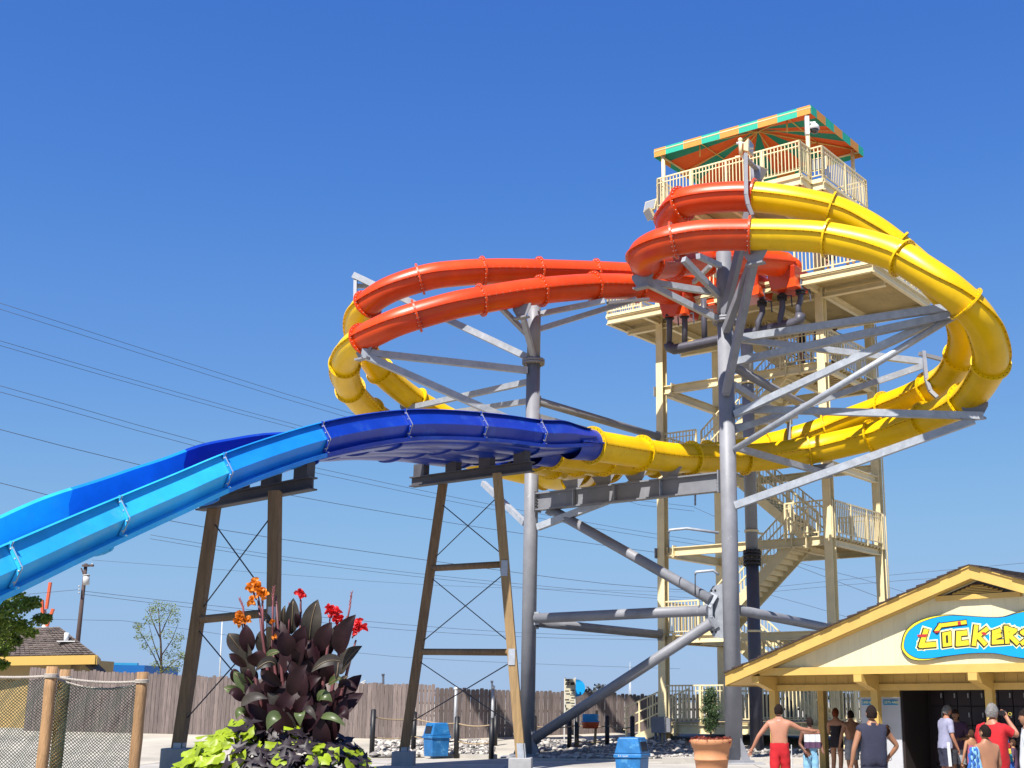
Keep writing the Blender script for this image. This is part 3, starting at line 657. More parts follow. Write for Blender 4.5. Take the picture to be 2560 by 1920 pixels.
def brace(label, a, b, d=.34, plates=True):
    p, q = P(*a), P(*b); root = thing('brace_pipe', label, 'steel brace', (p.x, p.y, 0), 'grey brace pipes between the columns')
    mb = MB(); mb.cyl(p, q, d / 2, n=20); mb.build('pipe', 'steel_grey', root)
    if plates:
        t = (q - p).normalized()
        for e in (p, q):
            mb = MB(); s = t.cross(V((0, 1, 0))).normalized(); mb.box(e, t * .14, s * .22, t.cross(s) * .02); mb.build('end_plate', 'galvanised', root)
brace('grey brace pipe slanting down from the beam end to the gusset on the right column', (1378, 1274, LC.y - .3), (1778, 1500, 40.2))
brace('level grey brace pipe ending at the gusset on the right column', (1340, 1546, LC.y - .2), (1772, 1526, 40.2))
brace('grey brace pipe rising from the foot of the middle column to the gusset', (1338, 1845, LC.y - .2), (1780, 1556, 40.2))
brace('grey brace pipe running from the middle column back to the left tower leg', (1340, 1556, LC.y + .1), (1650, 1587, 50.3), .32)
brace('grey brace pipe from the right column to the right tower leg above the locker roof', (1842, 1524, 40.1), (2070, 1570, 46.2), .32)
brace('upper grey brace pipe from middle column to left tower leg above yellow tubes', (1345, 1003, LC.y + .1), (1645, 1092, 50.3), .3)
brace('upper grey brace pipe from right column to right tower leg behind galvanised arms', (1832, 916, 40.1), (2072, 1048, 46.2), .3)
mb = MB(); c = P(1790, 1526, 39.95); ex = (LC - RC).normalized()
mb.extr([RC + ex * .26 + Z * (c.z - .85), RC + ex * .62 + Z * (c.z - .8), RC + ex * .86 + Z * (c.z - .45), RC + ex * .86 + Z * (c.z + .45), RC + ex * .62 + Z * (c.z + .78), RC + ex * .26 + Z * (c.z + .85)], Z.cross(ex) * .05)
gp = mb.build('gusset_plate', 'galvanised', rcol)
mb = MB(); nn = Z.cross(ex); nn = nn if nn.y < 0 else -nn
for k in range(6):
    for q in range(2):
        a = R(-62 + 25 * k); d = RC + ex * (.40 + .14 * q + .28 * math.cos(a)) + Z * (c.z + .72 * math.sin(a)); mb.cyl(d + nn * .07, d - nn * .07, .035, n=6)
mb.build('gusset_bolts', 'black_iron', gp)

# ================================================================= timber bents under the blue flume
def bent(label, tl, tr, bl, br, beam, Yl, Yr, mids, pale=False):
    """tl/tr/bl/br leg pixels (top left, ...), left leg at Yl, right leg at Yr; beam pixel ends"""
    root = thing('timber_bent', label, 'slide support', (P(*bl, Yl).x, P(*bl, Yl).y, 0), 'timber bents under the blue flume')
    legs = []
    for (t_, b_, Y, pl) in ((tl, bl, Yl, False), (tr, br, Yr, pale)):
        p, q = P(*t_, Y), P(*b_, Y)
        if pl:
            mb = MB(); mb.bar(p, q, .25, .33, V((0, 1, 0))); lg = mb.build('leg', 'timber_pale', root, bevel=.012)
        else:
            mb = MB(); mb.bar(p, q, .25, .33, V((0, 1, 0))); lg = mb.build('leg', 'timber_dark', root, bevel=.012)
        legs.append((p, q))
        mb = MB(); c = q; hw = .31; mb.abox(c.x - hw, c.x + hw, c.y - hw, c.y + hw, -.05, max(.12, c.z + .02)); mb.build('footing', 'concrete_block', root, bevel=.025)
        mb = MB(); d = (p - q).normalized()
        bh = .2 if pl else .07; mb.box(q + d * bh + V((.14, -.06, 0)), V((.012, 0, 0)), V((0, .11, 0)), d * bh); mb.box(q + d * bh + V((.02, -.185, 0)), V((.09, 0, 0)), V((0, .012, 0)), d * bh); mb.build('base_bracket', 'galvanised', lg)
    bp, bq = P(*beam[0], Yl + .1), P(*beam[1], Yr - .1); mb = MB(); mb.ibar(bp, bq, .26, .30, .035, .035); bm = mb.build('cap_beam', 'beam_dark', root)
    for k in range(4):
        c = bp.lerp(bq, .08 + .28 * k); d = (bq - bp).normalized(); mb = MB(); mb.box(c + Z * .33, d * .22, Z.cross(d) * .12, Z * .19); mb.build('saddle_block', 'beam_dark', bm)
    for m_ in mids:
        a, b = legs[0][0].lerp(legs[0][1], m_), legs[1][0].lerp(legs[1][1], m_); mb = MB(); mb.cyl(a, b, .095, n=12); mb.build('cross_tie', 'timber_dark', root)
        for (a, b) in ((legs[0], legs[1]),):
            pa = b[0].lerp(b[1], m_ + .01); mb = MB(); mb.box(pa + V((.0, -.18, -.05)), V((.09, 0, 0)), V((0, .008, 0)), Z * .22); mb.build('tie_plate', 'galvanised', root)
    sp_ = [0.05] + list(mids) + [.93]
    for k in range(len(sp_) - 1):
        a0, a1 = sp_[k] + .03, sp_[k + 1] - .03
        for (u_, v_) in ((0, 1), (1, 0)):
            p = legs[u_][0].lerp(legs[u_][1], a0); q = legs[v_][0].lerp(legs[v_][1], a1); o_ = V((0, .03 * (1 if u_ else -1), 0)); mb = MB(); mb.cyl(p + o_, q + o_, .016, n=6); mb.build('cross_cable', 'wire', root)
bent('dark timber bent with level tie and crossed cables behind the canna plant', (538, 1254), (688, 1228), (446, 1872), (680, 1862), ((500, 1262), (783, 1208)), 30.6, 28.6, (.49,))
bent('timber bent with one pale sunlit leg and two level ties near the centre', (1108, 1206), (1243, 1184), (1010, 1880), (1302, 1896), ((1030, 1206), (1330, 1166)), 38.6, 35.9, (.33, .64), True)
# ================================================================= water supply of the slides
def pth(name, m, parent, pts, r, n=14):
    mb = MB(); mb.path(pts, r, n); return mb.build(name, m, parent)
wp = thing('water_pipe', 'dark grey water pipework hanging under the launch deck with a tall standpipe', 'pipe', (P(1868, 1850, 45.2).x, 45.2, 0))
def riser(x0, y0, x1, y1, Y, jog=0, elbow=None):
    mid = [P(x0, y0, Y), P(x0 + 1, y0 + (y1 - y0) * .5, Y)]
    if jog: mid += [P(x0 - jog, y0 + (y1 - y0) * .68, Y)]
    mid += [P(x1, y1, Y)]
    pth('riser', 'pipe_grey', wp, mid, .115)
    c = P(x0, y0 + (y1 - y0) * .28, Y); mb = MB(); mb.cyl(c - Z * .05, c + Z * .05, .19, n=18); mb.cyl(c - Z * .14, c - Z * .1, .19, n=18); v = mb.build('valve', 'rubber_dark', wp)
    mb = MB(); mb.bar(c + V((.17, -.05, .02)), c + V((.36, -.05, .02)), .04, .04); mb.bar(c + V((.34, -.05, .04)), c + V((.36, -.06, -.42)), .05, .02, V((0, 1, 0))); mb.build('valve_lever', 'pipe_grey', v)
for a in ((1673, 762, 1673, 862, 48.1), (1711, 757, 1712, 858, 47.9), (1759, 748, 1762, 848, 47.6)): riser(*a)
for a in ((1905, 722, 1897, 842, 46.3, 9), (1955, 705, 1950, 836, 45.9, 4), (2001, 698, 2000, 800, 45.5, 6)): riser(*a)
hd = [P(1672, 860, 48.1), P(1674, 870, 48.1), P(1684, 874, 48.0), P(1760, 858, 47.5), P(1860, 836, 46.8), P(1940, 820, 46.1), P(1985, 808, 45.6), P(1999, 800, 45.5), P(2001, 785, 45.5)]
pth('header', 'pipe_grey', wp, hd, .2, 18)
for k, (x, y, Y) in enumerate(((1730, 864, 47.75), (1870, 834, 46.75), (1930, 822, 46.2))):
    c = P(x, y, Y); d = (hd[5] - hd[2]).normalized(); mb = MB(); mb.cyl(c - d * .12, c + d * .12, .215, n=18); mb.build('pipe_band', 'trim_yellow' if k == 0 else 'pipe_light', wp)
sp0 = P(1866, 835, 46.7)
pth('standpipe', 'pipe_light', wp, [sp0, V((sp0.x, sp0.y, P(1866, 960, 46.7).z))], .235, 20)
pth('standpipe', 'pipe_light', wp, [V((sp0.x, sp0.y, P(1866, 962, 46.7).z)), V((sp0.x, sp0.y, P(1866, 1380, 46.7).z))], .228, 20)
pth('standpipe', 'pipe_grey', wp, [V((sp0.x, sp0.y, P(1866, 1410, 46.7).z)), V((sp0.x, sp0.y, .2))], .235, 20)
zc = P(1866, 1394, 46.7).z; mb = MB()
for dz in (-.22, -.08, .08, .2): mb.cyl(V((sp0.x, sp0.y, zc + dz - .05)), V((sp0.x, sp0.y, zc + dz + .05)), .33, n=20)
for k in range(10):
    a = k * .628; mb.cyl(V((sp0.x + .29 * math.cos(a), sp0.y + .29 * math.sin(a), zc - .32)), V((sp0.x + .29 * math.cos(a), sp0.y + .29 * math.sin(a), zc + .3)), .02, n=5)
mb.build('coupling', 'black_iron', wp)
for y in (1328, 958, 1578):
    z_ = P(1866, y, 46.7).z; mb = MB(); mb.cyl(V((sp0.x, sp0.y, z_ - .04)), V((sp0.x, sp0.y, z_ + .04)), .27, n=18); mb.bar(V((sp0.x, sp0.y + .2, z_)), V((sp0.x + .5, sp0.y + .75, z_)), .07, .07); mb.build('pipe_clamp', 'cream_paint', wp)
# lamps, cameras and other fittings of the tower
def floodlight(label, px, py, Y, face, s=1.0):
    c = P(px, py, Y); f = V(face).normalized(); sd = f.cross(Z).normalized(); up = sd.cross(f)
    r = thing('floodlight', label, 'floodlight', c - Z * .2, 'floodlights on the stair tower')
    mb = MB(); b = c; mb.hexa([b - sd * .17 * s - up * .13 * s - f * .22 * s, b + sd * .17 * s - up * .13 * s - f * .22 * s, b + sd * .17 * s + up * .13 * s - f * .22 * s, b - sd * .17 * s + up * .13 * s - f * .22 * s,
        b - sd * .3 * s - up * .25 * s, b + sd * .3 * s - up * .25 * s, b + sd * .3 * s + up * .25 * s, b - sd * .3 * s + up * .25 * s]); mb.build('housing', 'cream_paint', r)
    mb = MB(); mb.box(c + f * .012, sd * .26 * s, up * .21 * s, f * .01); mb.build('lens', 'lamp_glass', r)
    mb = MB(); mb.bar(c - f * .2 * s - Z * .3, c - f * .2 * s, .06, .06); mb.bar(c - f * .2 * s - Z * .3, c - f * .6 * s - Z * .3, .07, .07); mb.build('bracket', 'cream_paint', r)
floodlight('floodlight aimed up at the left corner of the top railing', 1625, 513, 49.5, (-.6, -.7, .25)); floodlight('floodlight aimed down just below the left corner of the top railing', 1621, 536, 49.5, (-.8, -.4, -.5), .9)
floodlight('floodlight with dark face beside the front canopy post', 2046, 410, 45.0, (-.5, -.8, .1), 1.1)
floodlight('cream floodlight mounted on the post by the slide hanger', 1877, 369, 43.0, (.9, -.4, -.05), 1.0); floodlight('floodlight tilted down beneath the slide hanger arm', 1900, 432, 41.5, (.5, -.6, -.7), .9)
r = thing('security_camera', 'white dome security camera on the front canopy post', 'camera', P(2032, 322, 45.4)); c = P(2036, 322, 45.2)
mb = MB(); mb.lathe([(.0, .2), (.12, .19), (.19, .1), (.2, -.02), (.17, -.04)], c, 18); mb.build('dome_housing', 'white_paint', r)
mb = MB(); mb.ball(c - Z * .05, .16, .16, .16, 14, 8); mb.build('dome_glass', 'glass_dark', r)
mb = MB(); mb.abox(c.x - .36, c.x - .2, c.y - .1, c.y + .1, c.z - .25, c.z + .5); mb.bar(c + V((-.25, 0, .25)), c + Z * .25, .07, .07); mb.cyl(c + Z * .18, c + Z * .28, .07, n=10); mb.build('bracket', 'white_paint', r)
r = thing('mast_pole', 'slim cream pole standing at the middle of the top deck front rail', 'pole', T(-3.05, -2.45, L6))
b0 = P(1851, 352, 43.0); mb = MB(); mb.cyl(b0, V((b0.x, b0.y, L6 + .2)), .07, n=10); mb.ball(b0 + Z * .03, .09, nu=10); mb.build('shaft', 'cream_paint', r)
mb = MB(); mb.cyl(b0 - Z * .1 - V((.15, 0, 0)), b0 - Z * .1 + V((.15, 0, 0)), .05, n=8); mb.build('crosspiece', 'white_paint', r)
for (x, y, lab) in ((1672, 1325, 'upper slim light arm sticking out left of the right column'), (1738, 1430, 'lower slim light arm sticking out left of the right column')):
    r = thing('light_arm', lab, 'light arm', P(1797, y + 5, 40), 'slim light arms'); mb = MB(); mb.path([P(1797, y + 7, 40), P(x + 45, y - 4, 40), P(x + 2, y, 40), P(x, y + 6, 40)], .045, 8); mb.build('arm', 'galvanised', r)
    mb = MB(); mb.cyl(P(x, y + 4, 40), P(x, y + 58, 40), .02, n=6); mb.build('drop_cord', 'wire', r)
# ================================================================= locker pavilion on the right
PH = R(42); bf = V((math.cos(PH), -math.sin(PH), 0)); bn = V((-math.sin(PH), -math.cos(PH), 0))
BB = P(1938, 1760, 31.0); BB.z = 0
def ON(px, py, o=0.):
    """where the sight line of a pixel meets the facade plane (set o metres in front of the post line)"""
    a = (px - CX) / F; b = (CY - py) / F; d = V((a, cp - b * sp, sp + b * cp)); c = V((0, 0, CZ))
    t = (BB + bn * o - c).dot(bn) / d.dot(bn); return c + d * t
def S(p): return (p - BB).dot(bf)
def Q(s, o, z): return BB + bf * s + bn * o + Z * z
lk = thing('locker_pavilion', 'cream and yellow gabled locker pavilion with a blue sign on its gable', 'building', Q(4, -4, 0))
OV = .92; OG = .6
pk = ON(2424, 1413, OV); tip = ON(1813, 1684, OV); sp_, zp_ = S(pk), pk.z; st_, ze_ = S(tip), tip.z; sl_ = (zp_ - ze_) / (sp_ - st_)
sr_ = 2 * sp_ - st_
def roofz(s): return zp_ - sl_ * abs(s - sp_)
BT = .27
# barge boards, fascia and roof planes
for (s0, s1) in ((st_, sp_), (sp_, sr_)):
    mb = MB(); mb.extr([Q(s0, OV, roofz(s0) - .03), Q(s1, OV, roofz(s1) - .03), Q(s1, OV, roofz(s1) - BT), Q(s0, OV, roofz(s0) - BT)], -bn * .05); mb.build('barge_board', 'trim_yellow', lk)
    mb = MB(); mb.extr([Q(s0, OV + .03, roofz(s0)), Q(s1, OV + .03, roofz(s1)), Q(s1, OV + .03, roofz(s1) - .03), Q(s0, OV + .03, roofz(s0) - .03)], -bn * 11); rf = mb.build('roof', 'trim_yellow', lk)
    L_ = abs(s1 - s0); nc = int(L_ / .24); mb = MB()
    for k in range(nc):
        for j in range(24):
            fa, fb = k / nc, (k + 1.25) / nc; a = s0 + (s1 - s0) * fa if s0 == st_ else s1 - (s1 - s0) * fa; b = s0 + (s1 - s0) * min(1, fb) if s0 == st_ else s1 - (s1 - s0) * min(1, fb)
            o0 = OV + .06 + random.uniform(-.02, .02) - j * .46; dz = .012 + random.uniform(0, .012)
            mb.extr([Q(a, o0, roofz(a) + .035 + dz), Q(b, o0, roofz(b) + .008 + dz * .4), Q(b, o0, roofz(b) + .002), Q(a, o0, roofz(a) + .004)], -bn * .45)
    stuff(mb.build('shingles', 'shingle_dark', rf))
mb = MB(); mb.extr([Q(st_ - .02, OV - .02, roofz(st_) - .03), Q(st_ + .03, OV - .02, roofz(st_) - .02), Q(st_ + .03, OV - .02, roofz(st_) - BT - .02), Q(st_ - .02, OV - .02, roofz(st_) - BT - .02)], -bn * 11); mb.build('fascia', 'trim_yellow', lk)
mb = MB(); mb.extr([Q(st_ + .04, OV - .07, roofz(st_) - BT + .02), Q(sp_, OV - .07, roofz(sp_) - BT + .02), Q(sp_, OV - .07, roofz(sp_) - BT), Q(st_ + .04, OV - .07, roofz(st_) - BT)], -bn * 10.6); mb.build('soffit', 'trim_yellow', lk)
mb = MB(); mb.extr([Q(sr_ - .04, OV - .07, roofz(sr_) - BT + .02), Q(sp_, OV - .07, roofz(sp_) - BT + .02), Q(sp_, OV - .07, roofz(sp_) - BT), Q(sr_ - .04, OV - .07, roofz(sr_) - BT)], -bn * 10.6); mb.build('soffit', 'trim_yellow', lk)
# gable boards
z2 = ON(2240, 1684, OG + .05).z; z2t = z2 + .17
gs0 = sp_ - (zp_ - BT - z2t) / sl_ + .02; gs1 = 2 * sp_ - gs0; bw = .29
k = 0; s = gs0
while s < gs1:
    a, b = s + .0015, min(s + bw, gs1) - .0015; top = [roofz(a) - BT + .02, roofz(b) - BT + .02]
    if b > a and max(top) > z2t:
        poly = [Q(a, OG, z2t), Q(b, OG, z2t), Q(b, OG, max(top[1], z2t + .005))]
        if a < sp_ < b: poly.append(Q(sp_, OG, zp_ - BT + .02))
        poly.append(Q(a, OG, max(top[0], z2t + .005)))
        mb = MB(); mb.extr(poly, -bn * .03); mb.build('gable_board', 'siding', lk)
    s += bw
mb = MB(); mb.extr([Q(gs0, OG - .035, z2t), Q(gs1, OG - .035, z2t), Q(sp_, OG - .035, zp_ - BT)], -bn * .02); mb.build('gable_backing', 'siding', lk)
mb = MB(); mb.box(Q(sp_, OG + .05, z2 + .085), bf * (sp_ - gs0 + .35), bn * .05, Z * .085); mb.build('gable_trim', 'trim_yellow', lk)
mb = MB(); mb.box(Q(sp_, (OG - .1) / 2 + .02, z2 + .02), bf * (sp_ - gs0 + .3), bn * (OG / 2 + .02), Z * .012); mb.build('soffit', 'trim_yellow', lk)
# louvred vent under the peak
lv0, lv1 = ON(2345, 1490, OG + .02), ON(2530, 1490, OG + .02); zb = lv0.z; mb = MB(); half = min(sp_ - S(lv0), (zp_ - BT - zb) / sl_ - .1)
mb.extr([Q(sp_ - half, OG + .012, zb), Q(sp_ + half, OG + .012, zb), Q(sp_, OG + .012, zb + half * sl_)], bn * .01); lv = mb.build('vent', 'sign_black', lk)
for i in range(6):
    z_ = zb + .03 + i * (half * sl_ - .06) / 6; hh = half - (z_ - zb + .05) / sl_; 
    if hh > .05: mb = MB(); mb.box(Q(sp_, OG + .05, z_), bf * hh, bn * .03 - Z * .015, Z * .008); mb.build('slat', 'trim_yellow', lv)
mb = MB(); mb.box(Q(sp_, OG + .05, zb - .06), bf * (half + .15), bn * .05, Z * .05); mb.build('vent_sill', 'trim_yellow', lk)
# header boards, lintel, posts, brackets
z1 = ON(2250, 1726, 0).z; z1t = z1 + .14
posts_s = [S(ON(1937, 1760)), S(ON(2192, 1760)), S(ON(2478, 1760))]; d_ = posts_s[2] - posts_s[1]; posts_s += [posts_s[2] + d_, posts_s[2] + 2 * d_]
s = posts_s[0]
while s < gs1 - .1:
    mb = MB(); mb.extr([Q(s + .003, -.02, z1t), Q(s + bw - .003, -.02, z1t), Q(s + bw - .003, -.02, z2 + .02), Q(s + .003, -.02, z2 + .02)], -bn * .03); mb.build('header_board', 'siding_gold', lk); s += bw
mb = MB(); mb.box(Q((posts_s[0] + gs1) / 2, 0, (z1 + z1t) / 2), bf * (gs1 - posts_s[0]) / 2, bn * .045, Z * .07); mb.build('lintel', 'trim_yellow', lk)
for s in posts_s:
    mb = MB(); mb.box(Q(s, .02, z2 / 2), bf * .085, bn * .085, Z * z2 / 2); mb.build('post', 'trim_yellow', lk, bevel=.008)
    mb = MB(); mb.extr([Q(s - .1, OG + .16, z2 - .005), Q(s - .1, OG + .16, z2 - .16), Q(s - .1, .14, z2 - .34), Q(s - .1, -.1, z2 - .34), Q(s - .1, -.1, z2 - .005)], bf * .2); mb.build('bracket', 'trim_yellow', lk)
bs = S(ON(2056, 1760, -2.2))
mb = MB(); mb.box(Q(bs, -2.2, z1 / 2 + .1), bf * .085, bn * .085, Z * (z1 / 2 + .1)); mb.build('post', 'trim_yellow', lk)
# locker block under the roof
pL = S(ON(2152, 1760, -.35)); pR = S(ON(2250, 1760, -.35)); zpan = ON(2200, 1744, -.35).z
mb = MB(); mb.box(Q((pL + pR) / 2, -.6, zpan / 2), bf * (pR - pL) / 2, bn * .25, Z * zpan / 2); mb.build('locker_end', 'panel_white', lk)
mb = MB(); mb.box(Q((pL + pR) / 2, -.36, zpan + .15), bf * (pR - pL) / 2, bn * .02, Z * .14); mb.build('end_fascia', 'siding_gold', lk)
for (x0, x1, txt) in ((2154, 2181, '2400-820'), (2208, 2243, '3375-4480')):
    a, b = ON(x0, 1752, -.33), ON(x1, 1752, -.33); zz = ON((x0 + x1) / 2, 1756, -.33).z; mb = MB()
    mb.box(Q((S(a) + S(b)) / 2, -.338, zz), bf * (S(b) - S(a)) / 2, bn * .008, Z * .055); lb = mb.build('number_label', 'sign_label', lk)
    pos = Q((S(a) + S(b)) / 2 + .03, -.326, zz) - lk.location
    text_mesh('number_text', txt, .085, 'sign_cream', lb, Matrix(((bf.x, 0, bn.x, pos.x), (bf.y, 0, bn.y, pos.y), (0, 1, 0, pos.z), (0, 0, 0, 1))))
sE = sr_ - 1.2
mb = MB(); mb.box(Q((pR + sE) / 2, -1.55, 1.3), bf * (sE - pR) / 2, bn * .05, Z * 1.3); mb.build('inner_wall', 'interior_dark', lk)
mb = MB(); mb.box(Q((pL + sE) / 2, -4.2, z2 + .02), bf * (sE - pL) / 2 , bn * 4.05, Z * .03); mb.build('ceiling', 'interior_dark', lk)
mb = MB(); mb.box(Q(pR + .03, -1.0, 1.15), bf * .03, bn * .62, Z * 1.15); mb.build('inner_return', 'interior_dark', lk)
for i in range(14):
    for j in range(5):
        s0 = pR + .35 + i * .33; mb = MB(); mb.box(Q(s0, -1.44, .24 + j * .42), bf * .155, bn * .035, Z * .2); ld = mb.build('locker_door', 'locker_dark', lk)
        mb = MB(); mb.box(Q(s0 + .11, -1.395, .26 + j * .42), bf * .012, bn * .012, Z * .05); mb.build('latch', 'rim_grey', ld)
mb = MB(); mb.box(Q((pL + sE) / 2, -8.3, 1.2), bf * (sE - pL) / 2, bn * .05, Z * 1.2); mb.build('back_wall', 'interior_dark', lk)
# sign
sg = thing('locker_sign', 'blue rounded sign board with yellow edge reading LOCKERS on the gable', 'sign', ON(2400, 1620, OG + .03))
def zs(x, y): return 2240 + x / 6.9125, 1500 + y / 6.9125
out_t = [(100, 850), (105, 740), (135, 610), (200, 500), (350, 380), (600, 290), (900, 252), (1200, 268), (1550, 292), (1850, 288), (2100, 212), (2350, 165), (2650, 190), (2900, 300), (3050, 480), (3080, 660), (3010, 850), (2850, 980), (2600, 1045), (2300, 1030), (2000, 980), (1700, 925), (1300, 928), (900, 975), (560, 1040), (330, 1040), (200, 985)]
inn_t = [(150, 830), (150, 720), (185, 610), (260, 510), (420, 400), (660, 315), (920, 272), (1200, 280), (1550, 302), (1850, 300), (2100, 232), (2350, 195), (2620, 225), (2840, 325), (2970, 490), (3000, 650), (2930, 820), (2790, 940), (2590, 995), (2300, 1010), (2000, 972), (1700, 918), (1300, 918), (900, 962), (580, 1005), (380, 1000), (230, 930)]
def plate(pts, o, th, name, m, par):
    mb = MB(); mb.extr([ON(*zs(*p), OG + o) for p in pts], bn * th); return mb.build(name, m, par)
def smooth(pts):
    q = []
    n = len(pts)
    for i in range(n):
        p0, p1, p2, p3 = pts[i - 1], pts[i], pts[(i + 1) % n], pts[(i + 2) % n]
        for k in range(4):
            t = k / 4; q.append(tuple(.5 * (2 * p1[j] + (p2[j] - p0[j]) * t + (2 * p0[j] - 5 * p1[j] + 4 * p2[j] - p3[j]) * t * t + (3 * p1[j] - p0[j] - 3 * p2[j] + p3[j]) * t ** 3) for j in (0, 1)))
    return q
def grow(pts, d):
    n = len(pts); q = []
    for i in range(n):
        ax, ay = pts[i - 1]; bx, by = pts[(i + 1) % n]; nx, ny = by - ay, ax - bx; l = math.hypot(nx, ny) or 1; q.append((pts[i][0] + nx / l * d, pts[i][1] + ny / l * d))
    return q
so = smooth(out_t); si = smooth(inn_t)
plate(so, .03, .035, 'edge', 'sign_black', sg); plate(grow(so, -8) if grow(so, 8)[0][0] < so[0][0] else grow(so, 8), .066, .008, 'border', 'sign_yellow', sg)
plate(grow(si, 9) if grow(si, 9)[0][0] < si[0][0] else grow(si, -9), .075, .004, 'inner_line', 'sign_black', sg); plate(si, .080, .005, 'face', 'sign_blue', sg)
def stroke(pts, wd, o, th, name, m, par):
    """a thick pen stroke through pixel points on the sign, mitred"""
    mb = MB()
    for i in range(len(pts) - 1):
        (ax, ay), (bx, by) = pts[i], pts[i + 1]; l = math.hypot(bx - ax, by - ay); dx, dy = (bx - ax) / l, (by - ay) / l; e = wd * .45
        p = [(ax - dx * e - dy * wd / 2, ay - dy * e + dx * wd / 2), (bx + dx * e - dy * wd / 2, by + dy * e + dx * wd / 2), (bx + dx * e + dy * wd / 2, by + dy * e - dx * wd / 2), (ax - dx * e + dy * wd / 2, ay - dy * e - dx * wd / 2)]
        mb.extr([ON(*zs(*q), OG + o + i * .0006) for q in p], bn * th)
    return mb.build(name, m, par)
letters = {'letter_l': [[(515, 540), (440, 785), (650, 770)]], 'letter_o': [[(830, 590), (925, 570), (935, 765), (840, 780), (830, 590)]], 'letter_c': [[(1190, 570), (1085, 580), (1080, 755), (1220, 740)]],
           'letter_k': [[(1385, 470), (1350, 760)], [(1390, 640), (1560, 510)], [(1430, 640), (1530, 750)]], 'letter_e': [[(1780, 530), (1700, 560), (1695, 730), (1830, 720)], [(1700, 645), (1785, 615)]],
           'letter_r': [[(1905, 480), (1925, 720)], [(1905, 490), (2050, 530), (1960, 610)], [(1970, 615), (2090, 735)]], 'letter_s': [[(2330, 470), (2190, 560), (2320, 640), (2190, 740)]], 'accent_bar': [[(705, 530), (770, 440), (1190, 385)]]}
for nm, st in letters.items():
    wd = 88 if nm != 'accent_bar' else 66
    if nm in ('letter_k', 'letter_e', 'letter_r', 'letter_s'): wd = 76
    if nm == 'letter_o': wd = 58
    for i, s in enumerate(st):
        if nm != 'accent_bar': stroke(s, wd + 84, .086, .003, nm + '_halo', 'sign_cream', sg)
        stroke([(x - 8, y + 4) for (x, y) in s], wd + 36, .0925 + i * .0002, .003, nm + '_outline', 'sign_black', sg); stroke(s, wd, .0985 + i * .0012, .003, nm, 'sign_gold', sg)
for q in ([(365, 600), (540, 590), (520, 640), (375, 635)], [(1065, 375), (1115, 365), (1125, 430), (1070, 435)], [(670, 535), (760, 530), (740, 560), (672, 570)], [(1470, 560), (1530, 555), (1570, 590), (1510, 610)]):
    plate(q, .106, .002, 'red_accent', 'sign_red', sg)
# ================================================================= fences behind the slide
def board_fence(label, pts, top_px, m='fence_wood', bw=.17, gap=.012, hvar=.03, cat='fence', dog=True, bottom=None):
    """boards from pixel/depth points along the foot; top_px gives the pixel row of the top at those points"""
    a, b = pts; p, q = P(a[0], 1800, a[2]), P(b[0], 1800, b[2]); p.z = ground_z(p.y) - .02; q.z = ground_z(q.y) - .02
    zt0, zt1 = P(a[0], top_px[0], a[2]).z, P(b[0], top_px[1], b[2]).z; L = (q - p).length; d = (q - p) / L; n = int(L / (bw + gap)); nrm = Z.cross(d); nrm.z = 0; nrm.normalize()
    if nrm.y > 0: nrm = -nrm
    root = thing('board_fence', label, cat, ((p.x + q.x) / 2, (p.y + q.y) / 2, min(p.z, q.z)))
    for i in range(n):
        f = (i + .5) / n; c = p.lerp(q, f); zt = zt0 + (zt1 - zt0) * f + random.uniform(-hvar, hvar); zb = c.z if bottom is None else bottom
        e = d * bw / 2; o = nrm * random.uniform(0, .02)
        pl = [c - e + o, c + e + o, c + e + o + Z * (zt - c.z - .06), c + e * .7 + o + Z * (zt - c.z), c - e * .7 + o + Z * (zt - c.z), c - e + o + Z * (zt - c.z - .06)] if dog else [c - e + o, c + e + o, c + e + o + Z * (zt - c.z), c - e + o + Z * (zt - c.z)]
        mb = MB(); mb.extr(pl, nrm * .022); mb.build('board', m, root)
    mb = MB()
    for h in (.25, .55, .85): mb.bar(p.lerp(q, 0) - nrm * .05 + Z * (zt0 - p.z) * h, q - nrm * .05 + Z * (zt1 - q.z) * h, .05, .1)
    mb.build('rails', m, root)
board_fence('long weathered brown board fence on the left behind the canna plant', ((62, 0, 55.6), (1035, 0, 51.2)), (1669, 1714), hvar=.05)
board_fence('brown board fence section between the centre bent and the stair tower', ((1085, 0, 51), (1668, 0, 55.6)), (1717, 1739), hvar=.045)
board_fence('taller weathered board fence seen above the shaded fence left of centre', ((905, 0, 66), (1085, 0, 66)), (1707, 1712), hvar=.04)
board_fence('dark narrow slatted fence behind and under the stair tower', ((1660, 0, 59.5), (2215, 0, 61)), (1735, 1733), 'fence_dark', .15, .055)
for (x, y0, Y) in ((1138, 1722, 50.2), (1231, 1718, 50.2)):
    c = P(x, 1800, Y); c.z = ground_z(Y); z_ = P(x, y0, Y).z
    o = thing('gate_post', 'slim grey gate post ' + ('beside the tall fence boards' if x < 1200 else 'with a white cap in front of the fence'), 'post', c); mb = MB(); mb.cyl(c, V((c.x, c.y, z_)), .06, n=10); mb.build('shaft', 'rim_grey', o); mb = MB(); mb.ball(V((c.x, c.y, z_)), .08, nu=10); mb.build('cap', 'white_paint', o)
